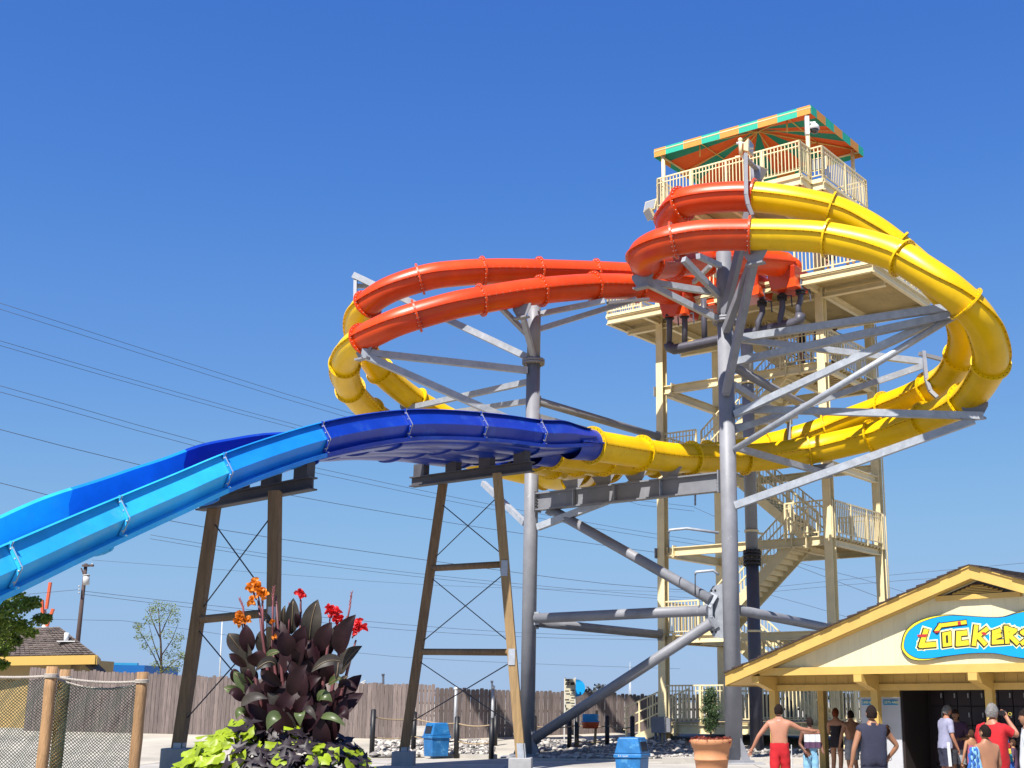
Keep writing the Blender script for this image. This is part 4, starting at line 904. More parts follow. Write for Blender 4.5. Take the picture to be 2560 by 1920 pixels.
# ================================================================= gravel beds with kerbs
def bed(label, px0, px1, Y0, Y1, n, seed):
    rnd = random.Random(seed); a, b = P(px0, 1880, Y0), P(px1, 1880, Y0); c, d = P(px1, 1860, Y1), P(px0, 1860, Y1)
    mb = MB(); mb.add([V((p.x, p.y, ground_z(p.y) + .03)) for p in (a, b, c, d)], [(0, 1, 2, 3)]); g = stuff(mb.build('gravel', 'gravel')); g['label'] = label + ', its dark gravel'; g['category'] = 'gravel'
    mb = MB(); mb2 = MB()
    for i in range(n):
        u_, v_ = rnd.random(), rnd.random() ** 1.3; p = a.lerp(b, u_).lerp(d.lerp(c, u_), v_); r = rnd.uniform(.035, .10) * (1 if rnd.random() > .1 else 1.6)
        rot = Matrix.Rotation(rnd.uniform(0, 6.28), 3, 'Z') @ Matrix.Rotation(rnd.uniform(-.5, .5), 3, 'X')
        (mb if rnd.random() < .62 else mb2).ball(V((p.x, p.y, ground_z(p.y) + .04 + r * .35 + rnd.uniform(0, .05))), r, r * rnd.uniform(.6, .9), r * rnd.uniform(.45, .7), 7, 4, rot, .16)
    o = stuff(mb.build('stones', 'stone_white')); o['label'] = label; o['category'] = 'stones'
    o = stuff(mb2.build('stones', 'stone_dark')); o['label'] = label + ', the dark ones'; o['category'] = 'stones'
bed('loose white stones along the fence left of the centre bent', 930, 1235, 44.0, 50.0, 760, 3)
bed('loose white stones in the bed between the slide columns', 1345, 1735, 42.0, 50, 900, 4)
bed('loose white stones in the bed between planter and pavilion', 1690, 2140, 40.6, 46, 1000, 5)
def kerb(label, pts, h=.17):
    ps = [P(x, 1880, Y) for (x, Y) in pts]; root = thing('kerb', label, 'kerb', (ps[0].x, ps[0].y, 0), 'pale concrete kerbs of the gravel beds')
    for i in range(len(ps) - 1):
        p, q = ps[i], ps[i + 1]; L = (q - p).length; n = max(1, round(L / 1.3))
        for k in range(n):
            a, b = p.lerp(q, k / n), p.lerp(q, (k + 1) / n); d = (b - a).normalized() * .006; a.z = ground_z(a.y); b.z = ground_z(b.y); mb = MB(); mb.bar(a + d + Z * (h / 2 - .04), b - d + Z * (h / 2 - .04), .22, h); mb.build('kerb_stone', 'concrete', root, bevel=.012)
kerb('pale kerb edging the stones left of the centre bent', [(925, 44.6), (1130, 43.9), (1240, 43.2)])
kerb('low kerb edging the shaded bed between the slide columns', [(1330, 41.6), (1560, 41.3), (1700, 41.2)], .12)
kerb('kerb of pale blocks behind the terracotta planter', [(1655, 40.2), (1760, 40.0), (2150, 39.6)], .22)
# ================================================================= rope posts
ROPE = {}
def rope_post(px, ytop, Y, label):
    c = P(px, 1800, Y); c.z = ground_z(Y); z_ = P(px, ytop, Y).z
    r = thing('rope_post', label, 'post', c, 'black rope posts in the gravel'); mb = MB(); mb.cyl(c, V((c.x, c.y, z_)), .085, n=12); mb.build('shaft', 'black_iron', r); mb = MB(); mb.ball(V((c.x, c.y, z_)), .085, .085, .05, 12, 6); mb.build('cap', 'black_iron', r)
    return V((c.x, c.y, z_))
rp = [rope_post(x, y, Y, l) for (x, y, Y, l) in ((933, 1776, 44.5, 'black rope post right behind the canna plant, leftmost of the row'), (1036, 1782, 45.5, 'black rope post just behind the left leg of the centre bent'), (1143, 1794, 43.6, 'black rope post right of the far blue bin'),
    (1230, 1798, 43.0, 'black rope post between the far blue bin and the pale timber leg'), (1239, 1792, 48.5, 'black rope post standing back by the fence near the pale timber leg'))]
rq = [rope_post(x, y, Y, l) for (x, y, Y, l) in ((1336, 1792, 46.5, 'black rope post hard against the foot of the middle column'), (1424, 1796, 47, 'thick black rope post under the notice board'), (1442, 1790, 47, 'black rope post left of the blue and orange bucket'),
    (1518, 1792, 47.5, 'black rope post right of the blue and orange bucket'), (1581, 1793, 46, 'black rope post behind the near blue bin'))]
def rope(label, a, b, frac, sag=.07):
    """one length of rope between two posts"""
    za, zb = ground_z(a.y) + (a.z - ground_z(a.y)) * frac, ground_z(b.y) + (b.z - ground_z(b.y)) * frac; pts = []
    for k in range(13):
        t = k / 12; p = a.lerp(b, t); pts.append(V((p.x, p.y, za + (zb - za) * t - sag * 4 * t * (1 - t))))
    mb = MB(); mb.path(pts, .022, 6); o = mb.build('rope', 'rope_tan'); tag(o, label, 'rope', 'tan ropes strung between the posts')
names = ['from the leftmost post to the bent leg post', 'from the bent leg post past the far blue bin', 'right of the far blue bin']
for k in range(3):
    rope('upper tan rope ' + names[k], rp[k], rp[k + 1], .86); rope('lower tan rope ' + names[k], rp[k], rp[k + 1], .42)
rope('tan rope running from the middle column behind the brace pipe', rq[0], rq[2], .72); rope('tan rope passing the blue and orange bucket', rq[2], rq[3], .72); rope('tan rope ending behind the near blue bin', rq[3], rq[4], .72); rope('low tan rope under the blue and orange bucket', rq[2], rq[3], .26)
# ================================================================= bins
def bin_(label, px, ytop, Y, hgt, wd, rz, text):
    c = P(px, 1800, Y); c.z = P(px, ytop, Y).z - hgt; c.z = max(c.z, 0.0); hgt = P(px, ytop, Y).z - c.z
    r = thing('waste_bin', label, 'bin', c, rz=rz); s = wd / 2; hb = hgt * .54
    mb = MB(); t = s * .86; mb.hexa([(-t, -t, .02), (t, -t, .02), (t, t, .02), (-t, t, .02), (-s * .95, -s * .95, hb), (s * .95, -s * .95, hb), (s * .95, s * .95, hb), (-s * .95, s * .95, hb)]); mb.build('body', 'bin_blue', r, True, .02)
    mb = MB(); mb.abox(-s * 1.05, s * 1.05, -s * 1.05, s * 1.05, hb, hb + hgt * .09); ld = mb.build('lid_rim', 'bin_blue', r, True, .02)
    z0 = hb + hgt * .09; k = .74; mb = MB()
    lo = [(-s, -s, z0), (s, -s, z0), (s, s, z0), (-s, s, z0)]; up_ = [(-s * k, -s * .86, hgt), (s * k, -s * .86, hgt), (s * k, s * .86, hgt), (-s * k, s * .86, hgt)]
    mb.hexa(lo + up_); mb.build('hood', 'bin_blue', r, True, .03)
    for sg_ in (1, -1):
        n_ = V((hgt - z0, 0, s * (1 - k))).normalized(); n_ = V((n_.x * sg_, 0, n_.z)); up2 = V((-s * (1 - k) * sg_, 0, hgt - z0)).normalized(); m0 = V((s * (1 + k) / 2 * sg_, 0, (z0 + hgt) / 2)) + n_ * .004
        mb = MB(); mb.box(m0, V((0, s * .66, 0)), up2 * (hgt - z0) * .36, n_ * .006); fl = mb.build('opening', 'bin_dark', r, True)
        mb = MB(); mb.box(m0 + n_ * .012 + up2 * (hgt - z0) * .3, V((0, s * .68, 0)), up2 * .025, n_ * .012); mb.build('flap_rim', 'bin_blue', fl, True)
    if text: text_mesh('bin_text', text, .06 * hgt, 'white_paint', ld, Matrix.Translation((-s * .3, -s * 1.05 - .003, hb + hgt * .045)) @ Matrix.Rotation(math.pi / 2, 4, 'X'))
    return r
bin_('blue waste bin with a hood, the farther one beside the centre bent', 1093, 1807, 43.5, 1.08, .68, R(35), '')
bin_('blue waste bin with a hood, the nearer one at the bottom edge', 1580, 1843, 31.0, 1.05, .66, R(-20), 'S.A. South')
# ================================================================= notice board, bucket, planter
r = thing('notice_board', 'tall cream notice board with dark rows of text leaning before the fence', 'notice board', V((P(1425, 1800, 49.6).x, 49.6, ground_z(49.6))))
a, b = P(1411, 1788, 49.6), P(1438, 1697, 49.75); mb = MB(); mb.box((a + b) / 2, V(((b.x - a.x) / 2, 0, 0)), V((0, .03, 0)), Z * (b.z - a.z) / 2); mb.build('panel', 'board_cream', r)
mb = MB(); hx = (b.x - a.x) / 2; cx = (a.x + b.x) / 2
for x in (a.x, b.x): mb.bar(V((x, 49.63, ground_z(49.6))), V((x, 49.7, b.z + .05)), .05, .06, V((0, 1, 0)))
mb.build('frame', 'white_dirty', r)
for (f, w0, w1, hh) in ((.96, -.9, -.1, .03), (.90, -.8, .0, .02), (.885, .2, .9, .025), (.85, -.9, -.1, .03), (.85, .1, .9, .03), (.68, .1, .9, .02), (.66, -.9, -.15, .02), (.55, .1, .9, .02), (.42, -.9, -.1, .025), (.40, .1, .8, .01), (.33, .1, .9, .01), (.25, -.9, -.7, .05), (.17, -.7, -.2, .02)):
    mb = MB(); z_ = a.z + (b.z - a.z) * f; mb.box(V((cx + hx * (w0 + w1) / 2, 49.63 - .06, z_)), V((hx * (w1 - w0) / 2, 0, 0)), V((0, .006, 0)), Z * hh); mb.build('text_row', 'sign_black', r)
c = P(1442, 1720, 50.1); mb = MB(); mb.cyl(V((c.x, 50.1, c.z)), V((c.x, 50.16, c.z)), .32, n=24); o = mb.build('round_sign', 'sign_blue'); tag(o, 'blue round disc peeking out behind the notice board', 'sign')
r = thing('bucket_post', 'crooked wooden post standing between the rope posts', 'post', V((P(1488, 1850, 45.5).x, 45.5, ground_z(45.5)))); mb = MB(); mb.bar(P(1487, 1862, 45.5), P(1492, 1776, 45.5), .09, .1, V((0, 1, 0))); mb.build('shaft', 'timber_pale', r)
r = thing('bucket', 'bucket with blue top half and orange lower half on the crooked post', 'bucket', P(1477, 1822, 45.3)); c = P(1476, 1821, 45.2)
mb = MB(); mb.lathe([(0, 0), (.26, 0), (.31, .22)], c, 20); mb.build('lower_half', 'ride_orange', r); mb = MB(); mb.lathe([(.33, .215), (.33, .24), (.27, .24), (.275, .46), (.26, .48), (.0, .48)], c, 20); mb.build('upper_half', 'sign_label', r)
c = P(1778, 1840, 26.5); c.z = 0; zt = P(1778, 1848, 26.5).z
r = thing('terracotta_planter', 'large terracotta planter pot with stepped rim at the bottom edge', 'planter', c); k = zt
mb = MB(); mb.lathe([(0, 0), (.26, 0), (.285, k * .28), (.30, k * .285), (.302, k * .31), (.29, k * .315), (.335, k * .62), (.352, k * .625), (.354, k * .65), (.342, k * .655), (.366, k * .84), (.394, k * .85), (.398, k * .895), (.412, k * .90), (.42, k * .985), (.41, k), (.36, k), (.35, k * .93), (0, k * .92)], c, 40); mb.build('pot', 'terracotta', r)
mb = MB(); mb.lathe([(0, .0), (.35, 0)], c + Z * k * .935, 30); mb.build('soil', 'soil', r)
POT = c + Z * k * .935
# ================================================================= hut, pole, ride and netting on the left
hut = thing('shingled_hut', 'yellow hut with a brown shingled hip roof at the left edge', 'building', V((P(80, 1800, 60).x, 60, .65)))
def hutp(x, y, Y=60): return P(x, y, Y)
er = hutp(240, 1640, 58); el = hutp(-260, 1590, 63); rr = hutp(148, 1570, 61.5); rl = hutp(-120, 1556, 65); br = hutp(205, 1632, 66)
mb = MB(); e2 = V((el.x, el.y, er.z)); pts = [er, e2, V((rl.x, rl.y, rr.z)), rr]; mb.extr(pts, Z * .06); rf = mb.build('roof', 'shingle_brown', hut)
mb = MB(); b2 = er + V((-2.2, 6.0, 0)); mb.extr([er, rr, b2], Z * .06); mb.build('roof', 'shingle_brown', hut)
nr = 15
for j in range(nr):
    t0, t1 = j / nr, (j + 1.2) / nr; a, b = er.lerp(rr, t0), e2.lerp(pts[2], t0); a1, b1 = er.lerp(rr, min(1, t1)), e2.lerp(pts[2], min(1, t1)); n = 40; mb = MB(); nrm = (b - a).cross(a1 - a).normalized(); nrm = nrm if nrm.z > 0 else -nrm
    for k in range(n):
        f0, f1 = k / n + .002, (k + 1) / n - .002; h = .1 + random.uniform(0, .035); p = [a.lerp(b, f0), a.lerp(b, f1), a1.lerp(b1, f1), a1.lerp(b1, f0)]
        mb.hexa(p + [p[0] + nrm * h, p[1] + nrm * h, p[2] + nrm * .07, p[3] + nrm * .07])
    stuff(mb.build('shingle_course', 'shingle_brown', rf))
mb = MB(); mb.extr([er + Z * .04, e2 + Z * .04, e2 - Z * .36, er - Z * .36], V((0, -.06, 0))); mb.build('fascia', 'hut_trim', hut); mb = MB(); mb.extr([er + Z * .04, b2 + Z * .04, b2 - Z * .36, er - Z * .36], V((.06, 0, 0))); mb.build('fascia', 'hut_trim', hut)
wl = [er + V((-1.5, 1.0, 0)), e2 + V((1.2, 1.0, 0))]
mb = MB(); mb.extr([V((wl[0].x, wl[0].y, .5)), V((wl[1].x, wl[1].y, .5)), V((wl[1].x, wl[1].y, er.z - .1)), V((wl[0].x, wl[0].y, er.z - .1))], V((.4, 4, 0))); mb.build('wall', 'hut_yellow', hut)
mb = MB(); mb.extr([er + V((-.9, .6, -.3)), er + V((-.6, .6, -.3)), er + V((.1, .6, -1.1)), er + V((-.9, .6, -1.1))], V((0, 1, 0))); mb.build('lean_to', 'hut_yellow', hut)
mb = MB(); mb.extr([er + V((-.75, .5, -.3)), er + V((-.6, .5, -.25)), er + V((.35, .5, -1.02)), er + V((.2, .5, -1.1))], V((0, 1.2, 0))); mb.build('lean_to_roof', 'shingle_brown', hut)
c = hutp(165, 1605, 59.8); mb = MB(); mb.cyl(c, c + Z * .42, .11, n=12); mb.box(c + V((.12, 0, .02)), V((.42, 0, 0)), V((0, .3, 0)), Z * .02); mb.build('roof_vent', 'white_paint', hut)
c0, c1 = P(236, 1660, 70), P(345, 1662, 70); mb = MB(); mb.extr([V((c0.x, 70, .6)), V((c1.x, 71, .6)), V((c1.x, 71, c1.z)), V((c0.x, 70, c0.z))], V((.5, 4, 0))); r = thing('blue_container', 'blue flat topped container showing above the fence beside the hut', 'container', V((c0.x, 70, .6))); mb.build('body', 'container_blue', r)
mb = MB(); mb.bar(c0 + Z * .03, c1 + Z * .03, .2, .12); mb.build('top_rail', 'sign_label', r)
def upright(px, y0, y1, Y, r0, r1, m, name, root, lean=0):
    a, b = P(px, y0, Y), P(px + lean, y1, Y); mb = MB(); mb.cyl(a, b, r0, r1, n=12); return mb.build(name, m, root)
r = thing('power_pole', 'leaning wooden power pole with a transformer can above the hut', 'power pole', V((P(185, 1700, 100).x, 100, .65)))
upright(184, 1700, 1409, 100, .2, .13, 'pole_wood', 'shaft', r, 31)
mb = MB(); mb.bar(P(206, 1414, 99.8), P(234, 1414, 99.8), .16, .16); mb.bar(P(203, 1420, 99.9), P(210, 1440, 99.9), .08, .08); mb.build('crossarm', 'pole_wood', r)
mb = MB(); cc_ = P(215, 1462, 99.5); mb.cyl(cc_, P(216, 1440, 99.5), .24, n=16); mb.cyl(P(216, 1439.5, 99.5), P(216, 1437, 99.5), .27, n=16); mb.build('transformer', 'white_dirty', r)
mb = MB()
for (x, y) in ((231, 1412), (198, 1468), (198, 1476), (198, 1484)): mb.cyl(P(x, y, 99.6), P(x, y - 4, 99.6), .07, n=8)
mb.build('insulators', 'rim_grey', r)
r = thing('thrill_ride', 'distant ride with three orange paddles rising behind the hut', 'ride', V((P(110, 1700, 120).x, 120, .65)))
for (a, b) in (((126, 1456), (116, 1522)), ((105, 1500), (107, 1540)), ((133, 1522), (117, 1566))):
    mb = MB(); mb.bar(P(*a, 120), P(*b, 120), .22, .3, V((0, 1, 0))); mb.build('paddle', 'ride_orange', r)
upright(111, 1700, 1524, 120.4, .28, .22, 'white_dirty', 'mast', r)
r = thing('stadium_light', 'faint distant stadium light mast with white lamps left of the canna plant', 'light mast', V((P(548, 1700, 160).x, 160, .65)))
upright(546, 1760, 1545, 160, .10, .07, 'white_dirty', 'mast', r, 10)
for k in range(5):
    mb = MB(); mb.abox(*(lambda p: (p.x - .3, p.x + .3, p.y - .1, p.y + .1, p.z - .28, p.z + .28))(P(544 + k * 6.2, 1541, 160))); mb.build('lamp', 'white_paint', r)
mb = MB(); mb.bar(P(540, 1545, 160.2), P(574, 1545, 160.2), .1, .1); mb.build('crossbar', 'white_dirty', r)
for (x, y, Y, lab) in ((958, 1687, 95, 'small distant street lamp above the fence right of the canna plant'), (1230, 1704, 110, 'thin distant lamp post above the taller fence boards')):
    r = thing('street_lamp', lab, 'street lamp', V((P(x, 1700, Y).x, Y, .65))); upright(x, 1760, y, Y, .1, .08, 'wire', 'mast', r); mb = MB(); mb.bar(P(x - 3.5, y, Y), P(x + 3, y, Y), .2, .14); mb.build('lamp_head', 'wire', r)
r = thing('radio_mast', 'very thin pale radio mast on the horizon beside the stair tower', 'mast', V((P(1575, 1750, 400).x, 400, .6)))
for k in (-1, 1): upright(1575 + k * 2.5, 1760, 1704, 400, .12, .1, 'white_dirty', 'leg', r, -k * 1.2)
upright(1575, 1704, 1655, 400, .14, .05, 'white_dirty', 'spire', r)
r = thing('roof_box', 'small white equipment box on a stand above the fence right of the canna plant', 'box', V((P(905, 1750, 75).x, 75, .65)))
mb = MB(); p0, p1 = P(901, 1722, 75), P(913, 1706, 75); mb.abox(p0.x, p1.x, 75, 75.4, p0.z, p1.z); mb.build('case', 'white_dirty', r); upright(907, 1790, 1722, 75.2, .08, .08, 'rim_grey', 'stand', r); mb = MB(); mb.bar(P(903, 1706, 75.2), P(915, 1701, 75.2), .2, .05); mb.build('hood', 'white_dirty', r)
# netted rope fence
NP = []
for (xt, yt, xb, Y, d, lab, m) in ((131, 1666, 92, 14.0, .118, 'thick wooden fence post at the left with a crack down its front', 'log'), (164, 1674, 132, 15.4, .118, 'wooden fence post wrapped in golden netting', 'log'), (357, 1680, 326, 14.3, .118, 'wooden fence post at the right end of the netting', 'log')):
    a, b = P(xt, yt, Y), P(xb, 1960, Y); a = V((b.x + (a.x - b.x) * .35, Y, a.z)); c = V((b.x, Y, 0)); c = V((a.x, Y, 0))
    c = V((P(xt, yt, Y).x, Y, 0)); a = V((c.x, Y, P(xt, yt, Y).z))
    r = thing('net_fence_post', lab, 'fence post', c, 'wooden posts of the netted fence'); mb = MB(); n = 14; pr = []
    mb.path([c.lerp(a, t) + V((random.uniform(-.004, .004), 0, 0)) for t in [i / 9 for i in range(10)]], [d / 2 * random.uniform(.97, 1.04) for _ in range(10)], 16); mb.build('shaft', m, r)
    mb = MB()
    for k in range(3): mb.path([V((a.x + (d / 2 + .008) * math.cos(q), Y + (d / 2 + .008) * math.sin(q), a.z - .085 - k * .014)) for q in [i * .5236 for i in range(13)]], .008, 6)
    mb.build('rope_lashing', 'rope', r); NP.append(a)
def sag_line(a, b, sag, n=16): return [a.lerp(b, i / n) - Z * sag * 4 * (i / n) * (1 - i / n) for i in range(n + 1)]
def twisted(pts, r_, name, m, lab, grp=None):
    mb = MB(); mb.path(pts, r_, 8)
    L = 0
    dense = []
    for i in range(len(pts) - 1):
        for k in range(8): dense.append(pts[i].lerp(pts[i + 1], k / 8))
    for ph in (0, math.pi):
        mb.path([p + V((0, math.cos(i * .9 + ph), math.sin(i * .9 + ph))) * r_ * .75 for i, p in enumerate(dense)], r_ * .55, 5)
    o = mb.build(name, m); tag(o, lab, 'rope', grp); return o
e0 = P(-60, 1690, 14.0); e0.z = NP[0].z - .1; topA = [NP[0] - Z * .1, NP[2] - Z * .1]
twisted(sag_line(e0, topA[0], .015), .013, 'net_rope', 'rope', 'white twisted top rope left of the cracked post', 'white top ropes of the netting')
twisted(sag_line(topA[0], topA[1], .035), .013, 'net_rope', 'rope', 'white twisted top rope between the two outer posts', 'white top ropes of the netting')
twisted(sag_line(topA[0] - Z * .02 + V((0, .12, 0)), topA[1] - Z * .02, .085), .011, 'net_rope', 'rope', 'second sagging white rope below the top rope', 'white top ropes of the netting')
def net(lab, a, b, sag, h, m, cell=.034):
    root = thing('netting', lab, 'netting', V((a.x, a.y, 0)), 'diamond netting panels'); L = (b - a).length; nx = int(L / cell) + 1; nz = int(h / cell) + 1; mb = MB()
    def pt(i, j):
        t = max(0, min(1, i / nx)); p = a.lerp(b, t) - Z * (sag * 4 * t * (1 - t)) - Z * j * cell; return p + V((0, .02 * math.sin(i * .7 + j * .4), .006 * math.sin(i * 1.3 + j)))
    for i in range(-nz, nx + 1):
        for s in (1, -1):
            pts = []
            for j in range(nz + 1):
                q = i + j if s > 0 else (nx - i) - j
                if 0 <= q <= nx: pts.append(pt(q, j))
            if len(pts) > 2: mb.path(pts, .0040, 3, False)
    stuff(mb.build('mesh', m, root)); return root
net('green diamond netting hanging left of the cracked post', e0 - Z * .02, topA[0] - Z * .02, .02, .95, 'net'); net('green diamond netting between the outer posts', topA[0] - Z * .03, topA[1] - Z * .03, .06, .95, 'net')
root = thing('net_wrap', 'golden netting wrapped tightly round the middle post', 'netting', V((NP[1].x, NP[1].y, 0))); mb = MB()
for k in range(9):
    for s in (1, -1): mb.path([V((NP[1].x + .068 * math.cos(k * .698 + s * i * .5), NP[1].y + .068 * math.sin(k * .698 + s * i * .5), NP[1].z - .1 - i * .034)) for i in range(40)], .005, 4, False)
stuff(mb.build('mesh', 'net_gold', root))
# ================================================================= power lines
def wire(label, pts, Y0, Y1, r_=.03, pair=0):
    x0, x1 = pts[0][0], pts[-1][0]; ps = [P(x, y, Y0 + (Y1 - Y0) * (x - x0) / (x1 - x0)) for (x, y) in pts]; ps, _, _ = spline(ps, 6.0); r_ *= .72; mb = MB(); mb.path(ps, r_, 5)
    o = mb.build('power_line', 'wire'); tag(o, label, 'power line', 'power lines across the sky'); 
    if pair:
        mb = MB(); mb.path([p - Z * pair for p in ps], r_, 5); o2 = mb.build('power_line', 'wire'); tag(o2, label.replace('power line', 'power line, lower twin,'), 'power line', 'power lines across the sky')
wire('topmost power line entering high at the left edge', [(-40, 745), (0, 757), (430, 895), (862, 1029), (1200, 1115), (1561, 1242), (1735, 1267)], 90, 130, .026, .45)
wire('second power line from the top at the left edge', [(-40, 840), (0, 852), (370, 960), (740, 1062), (1100, 1150), (1500, 1235)], 90, 140, .026, .35)
wire('third power line from the top, passing under the dark blue flume', [(-40, 953), (0, 964), (250, 1035), (498, 1105), (801, 1172), (1150, 1246), (1500, 1312), (1800, 1360)], 90, 140, .028, .45)
wire('fourth power line, crossing between the two bents', [(-40, 1063), (0, 1073), (318, 1155), (704, 1234), (1100, 1303), (1500, 1362), (1800, 1402)], 90, 140, .034)
wire('fifth power line, crossing the centre bent at its upper tie', [(-40, 1197), (0, 1207), (110, 1236), (400, 1298), (704, 1348), (1100, 1405), (1500, 1458), (1760, 1478)], 90, 140, .034)
wire('sixth power line, faint pair behind both bents', [(376, 1337), (704, 1391), (1100, 1440), (1500, 1478), (1800, 1500)], 100, 140, .024, .3)
wire('low faint power line passing above the orange canna flower', [(230, 1400), (500, 1420), (800, 1443), (1150, 1466), (1800, 1482)], 110, 140, .018)
wire('low power line running from the leaning pole to the right', [(212, 1478), (420, 1502), (900, 1552), (1300, 1582), (1650, 1592)], 100, 140, .024)
wire('lower power line running from the leaning pole to the right', [(212, 1486), (420, 1512), (900, 1566), (1300, 1592), (1650, 1600)], 100, 140, .024)
wire('short power line from the leaning pole to the left edge', [(-40, 1492), (90, 1484), (197, 1474)], 104, 100, .022); wire('lowest faint power line crossing behind the sapling', [(110, 1548), (192, 1541), (420, 1566), (900, 1634), (1300, 1658), (1700, 1672)], 102, 140, .02)
wire('power line sloping down right of the stair tower legs', [(1940, 1395), (2110, 1460), (2230, 1505), (2300, 1532)], 120, 110, .03); wire('thin power line rising to the right edge behind the gable', [(1930, 1468), (2200, 1440), (2560, 1408), (2640, 1400)], 130, 120, .024)
wire('thin lower power line rising to the right edge behind the gable', [(1920, 1480), (2200, 1455), (2560, 1432), (2640, 1426)], 130, 120, .024); wire('power line sloping down behind the right tower legs', [(2000, 1408), (2200, 1460), (2330, 1502)], 125, 112, .028); wire('steep power line falling to the right behind the brace pipe', [(1905, 1482), (2000, 1508), (2150, 1552)], 125, 115, .026)
r = thing('insulator_string', 'dark insulator string hanging from the wires left of the right column', 'insulator', P(1738, 1268, 120)); a, b = P(1738, 1224, 120), P(1738, 1264, 120); mb = MB(); mb.cyl(a, b, .06, n=8)
for k in range(12): mb.cyl(a.lerp(b, k / 12), a.lerp(b, k / 12 + .04), .11, n=10)
mb.build('discs', 'wire', r); wire('fine power line leaving the insulator string downwards', [(1735, 1268), (1793, 1294), (1850, 1330)], 120, 120, .028)
# ================================================================= planting
mat('canna_dark', (.024, .005, .010), .5, var=.4, vscale=5, c2=(.040, .013, .018), spec=.25, trans=.10)
mat('canna_olive', (.046, .038, .034), .5, var=.3, vscale=5, c2=(.09, .076, .06), spec=.35, trans=.12)
mat('canna_green', (.12, .16, .055), .36, var=.2, vscale=5, spec=.5, trans=.25)
mat('canna_stem', (.17, .05, .055), .5, var=.2); mat('midrib', (.22, .16, .09), .5)
mat('petal_orange', (.88, .26, .012), .5, var=.12, vscale=20, trans=.3); mat('petal_red', (.80, .015, .02), .5, var=.12, vscale=20, trans=.3); mat('bud', (.30, .09, .10), .6, var=.2)
mat('lime_leaf', (.38, .50, .015), .42, var=.2, vscale=12, trans=.3); mat('vine_dark', (.024, .014, .020), .5, var=.35, vscale=12, trans=.1)
mat('tree_leaf', (.20, .27, .03), .5, var=.45, vscale=3, trans=.3); mat('young_leaf', (.28, .34, .07), .5, var=.35, vscale=3, trans=.35)
mat('conifer', (.045, .085, .022), .6, var=.4, vscale=8, trans=.1); mat('rust_leaf', (.34, .055, .025), .5, var=.4, vscale=10, trans=.2); mat('bark', (.09, .06, .045), .9, var=.3, bump=.5); mat('far_leaf', (.05, .055, .06), .8)
YC = 9.5
def leaf(base, tip, width, bend, face=V((0, -1, 0)), fold=.25, n=9, curl=0.):
    """broad pointed leaf from base to tip, folded along the midrib, bending by `bend` (vector at mid)"""
    b, t = V(base), V(tip); mid = (b + t) / 2 + V(bend); mb = MB(); rows = []
    for i in range(n + 1):
        s = i / n; p = b * (1 - s) ** 2 + mid * 2 * s * (1 - s) + t * s * s; tg = ((mid - b) * 2 * (1 - s) + (t - mid) * 2 * s).normalized()
        sd = tg.cross(V(face)); sd = sd.normalized() if sd.length > 1e-3 else V((1, 0, 0)); nr = sd.cross(tg)
        w_ = width / 2 * max(.03, 3.2 * s ** .7 * (1 - s) ** 1.02); wv = math.sin(s * 9) * .06 * w_
        rows.append([p - sd * w_ + nr * (fold * w_ + wv), p - sd * w_ * .52 + nr * fold * w_ * .42, p, p + sd * w_ * .52 + nr * fold * w_ * .42, p + sd * w_ + nr * (fold * w_ - wv)])
    vs = [q for r_ in rows for q in r_]
    mb.add(vs, [(i * 5 + k, i * 5 + k + 1, (i + 1) * 5 + k + 1, (i + 1) * 5 + k) for i in range(n) for k in range(4)], True)
    return mb, [r_[2] for r_ in rows]
canna = thing('canna_plant', 'tall canna plant with big dark purple leaves and orange and red flowers', 'plant', V((P(720, 1850, YC).x, YC, 1.25)))
def z3(x, y, d=0): return P(540 + x / 5.53, 1440 + y / 5.53, YC + d)
def z4(x, y, d=0): return P(440 + x / 4.254, 1740 + y / 4.254, YC + d)
K5 = YC / F / 5.53; K4 = YC / F / 4.254
LV = [(400, 1090, 175, 790, 250, 'olive', .1), (470, 1075, 425, 675, 210, 'dark', -.05), (705, 1120, 635, 740, 200, 'olive', .1), (1040, 810, 1070, 305, 190, 'olive', .05), (1290, 900, 1410, 325, 275, 'olive', 0), (1000, 1110, 935, 765, 250, 'dark', -.15), (1085, 1110, 1235, 690, 240, 'dark', -.05),
      (1420, 1050, 1600, 640, 235, 'dark', -.05), (1700, 1090, 1932, 535, 265, 'dark', -.1), (1720, 1360, 2022, 968, 250, 'olive', .0), (690, 1160, 895, 1050, 120, 'green', -.15), (830, 1225, 538, 1320, 150, 'olive', -.2), (1045, 1655, 1262, 1225, 215, 'dark', -.22), (1740, 1190, 1318, 1330, 160, 'olive', -.2),
      (1690, 1200, 1660, 1460, 120, 'olive', -.22), (545, 1635, 248, 1320, 190, 'green', .05), (395, 1665, 108, 1548, 130, 'green', -.05), (900, 1520, 615, 1320, 170, 'dark', -.15), (940, 720, 957, 405, 80, 'olive', .1), (850, 1040, 915, 670, 100, 'green', .1), (650, 600, 790, 720, 110, 'olive', .15), (1125, 720, 1108, 505, 80, 'dark', -.05),
      (560, 1260, 570, 1035, 270, 'dark', -.1), (430, 1260, 178, 1080, 130, 'dark', -.05), (1555, 1500, 1735, 1420, 120, 'green', -.05), (1690, 1545, 1960, 1570, 100, 'dark', -.1), (1735, 1550, 1832, 1385, 110, 'olive', 0), (1560, 1000, 1760, 640, 190, 'olive', .12), (1440, 1330, 1300, 960, 230, 'dark', .05), (1200, 1300, 1320, 1010, 210, 'dark', .05),
      (760, 1420, 700, 1080, 220, 'dark', .1), (1500, 1500, 1640, 1180, 230, 'dark', .05), (330, 1500, 240, 1280, 150, 'dark', .1), (1250, 1600, 1450, 1400, 190, 'dark', -.05), (820, 1640, 760, 1450, 210, 'dark', 0), (560, 1500, 430, 1290, 190, 'dark', .05)]
